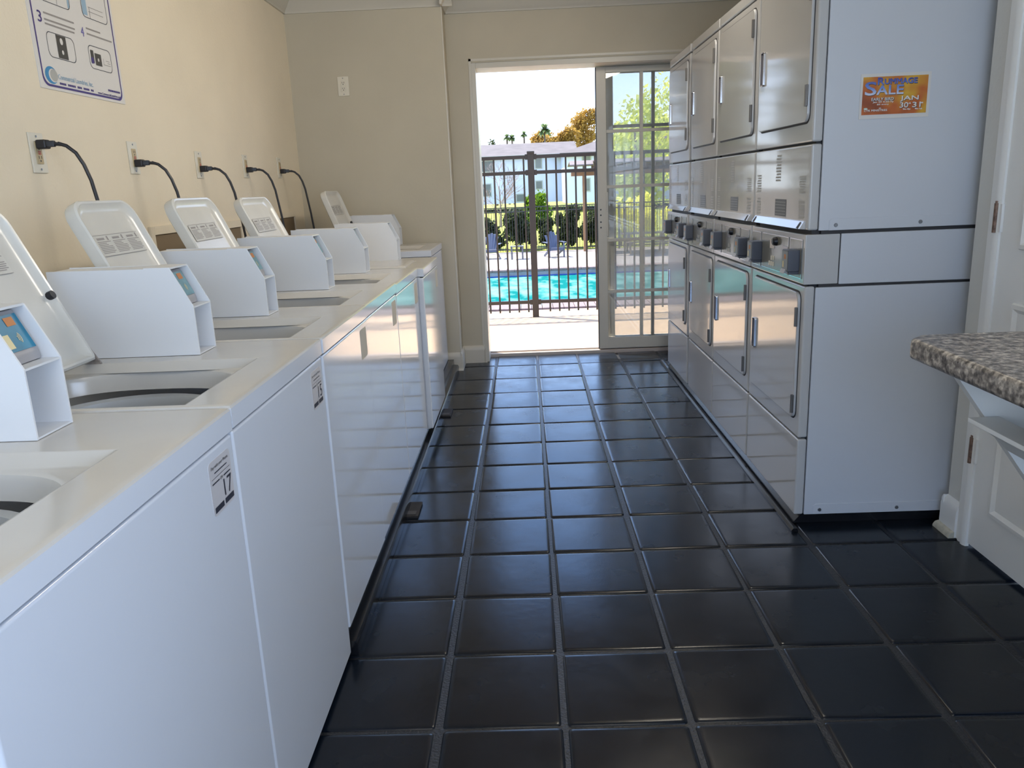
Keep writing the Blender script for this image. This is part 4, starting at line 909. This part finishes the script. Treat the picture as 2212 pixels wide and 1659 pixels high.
# bare tree
def bare(x, y, base, h, seed):
    rg = random.Random(seed); t = thing('bare_tree', (x, y, base), 'leafless pinkish tree in front of the pale house, left of the fence post', 'tree')
    b = MB(); b.tube([(x, y, base), (x + 0.05, y, base + h * 0.25), (x, y, base + h * 0.55)], [0.07, 0.055, 0.03], n=6); b.build('trunk', M_TWIG, t)
    b = MB()
    def br(p, d, L, r, lev):
        q = p + d * L * 0.5 + Vector((rg.uniform(-1, 1), rg.uniform(-1, 1), 0.4)) * L * 0.06; e_ = p + d * L
        b.tube([p, q, e_], [r, r * 0.75, r * 0.5], n=3)
        if lev < 3:
            for k in range(5 if lev == 0 else 4):
                f = rg.uniform(0.35, 1.0); nd = (d + Vector((rg.gauss(0, 0.5), rg.gauss(0, 0.5), rg.gauss(0.15, 0.35)))).normalized()
                br(p + d * L * f, nd, L * rg.uniform(0.45, 0.65), r * 0.55, lev + 1)
    for k in range(9):
        a = rg.uniform(0, 6.28); br(Vector((x, y, base + h * rg.uniform(0.14, 0.5))), Vector((math.cos(a) * 0.7, math.sin(a) * 0.7, 0.75)).normalized(), h * 0.34, 0.024, 0)
    b.build('branches', M_TWIG, t)
bare(-1.33, 45, -1.2, 4.6, 8)
# palms
def palm(x, y, top, label, seed, r=1.0, heads=((0, 0),)):
    rg = random.Random(seed); t = thing('palm_tree', (x, y, -1), label, 'palm', 'palms above the far roofs')
    for k, (dx, dz) in enumerate(heads):
        b = MB(); b.tube([(x + dx, y, -1), (x + dx, y, top + dz - 0.2)], [0.16, 0.11], n=7); b.build('trunk', M_BARK, t)
        b = MB()
        for i in range(64):
            a = rg.uniform(0, 6.28); el = rg.uniform(-0.5, 1.3); L = r * rg.uniform(0.8, 1.1); p = Vector((x + dx, y, top + dz)); d = Vector((math.cos(a) * math.cos(el), math.sin(a) * math.cos(el), math.sin(el)))
            s = Vector((-math.sin(a), math.cos(a), 0)); A = []; B = []
            for j in range(6):
                f = j / 5; c = p + d * L * f + Vector((0, 0, -0.45 * L * f * f)); w = 0.16 * r * math.sin(math.pi * min(1, 0.12 + f * 0.88)) + 0.01; A.append(c + s * w + Vector((0, 0, -w * 0.5))); B.append(c - s * w + Vector((0, 0, -w * 0.5)))
            b.loops([A, B], closed=False)
        b.build('fronds', M_L_PALM, t, smooth=False, normals=False)
palm(-1.75, 100, 7.5, 'small double headed palm above the roof, leftmost of the palms', 5, 0.75, ((0, 0), (0.65, -0.05)))
palm(0.45, 100, 7.8, 'small single palm above the roof, middle of the palms', 6, 0.65)
palm(3.05, 98.5, 8.2, 'largest palm above the roof, beside the golden trees', 7, 1.25)

# houses
def house(name, x0, x1, y0, y1, base, eave, ridge, label, wins, hip=False, xr=None):
    t = thing(name, ((x0 + x1) / 2, (y0 + y1) / 2, base), label, 'house')
    b = MB(); b.box(x0, x1, y0, y1, base, eave); b.build('wall', M_HOUSE, t, smooth=False)
    o = 0.55; ym = (y0 + y1) / 2; b = MB()
    if hip:
        i = (y1 - y0) / 2 * 1.05
        V = [(x0 - o, y0 - o, eave), (x1 + o, y0 - o, eave), (x1 + o, y1 + o, eave), (x0 - o, y1 + o, eave), (x0 + i, ym, ridge), (x1 - i, ym, ridge)]
        for q in ((0, 1, 5, 4), (1, 2, 5), (2, 3, 4, 5), (3, 0, 4), (3, 2, 1, 0)): b.quad(*[V[k] for k in q])
        rf = b.build('roof', M_ROOF, t, smooth=False)
    else:
        b.prism([(y0 - o, eave), (ym, ridge), (y1 + o, eave), (y1 + o, eave - 0.15), (y0 - o, eave - 0.15)], 'x', x0 - o, x1 + o); rf = b.build('roof', M_ROOF, t, smooth=False)
    b = MB(); b.box(x0 - o, x1 + o, y0 - o - 0.06, y0 - o + 0.03, eave - 0.22, eave + 0.02); b.build('gutter', mat('dark_gutter', (0.035, 0.03, 0.028), 0.5) if hip else M_HTRIM, rf, smooth=False)
    for a0, a1, z0, z1 in wins:
        b = MB(); b.box(a0 - 0.1, a1 + 0.1, y0 - 0.05, y0 + 0.05, z0 - 0.1, z1 + 0.1); w = b.build('window', M_HTRIM, t, smooth=False)
        b = MB(); b.box(a0, a1, y0 - 0.07, y0 - 0.03, z0, z1); b.build('pane', M_HWIN, w, smooth=False)
house('pale_house', -22, 5.6, 82, 94, -0.5, 4.47, 6.0, 'long pale blue two storey house with grey roof behind the bare tree', [(1.55, 2.15, 3.1, 4.2), (1.55, 2.15, 0.95, 1.7), (-4.7, -3.0, 2.95, 4.0), (-4.7, -3.4, 0.4, 1.6), (-9, -7.5, 2.9, 4.0), (-0.6, 0.2, -0.3, 0.4)])
house('hip_roof_house', 4.25, 30, 72, 90, -0.5, 4.12, 7.2, 'pale house with hip roof and dark gutter, beside the glass door edge', [(5.9, 6.6, 3.2, 3.9), (5.9, 6.5, 0.6, 1.7), (10, 11.5, 2.9, 3.9)], hip=True)
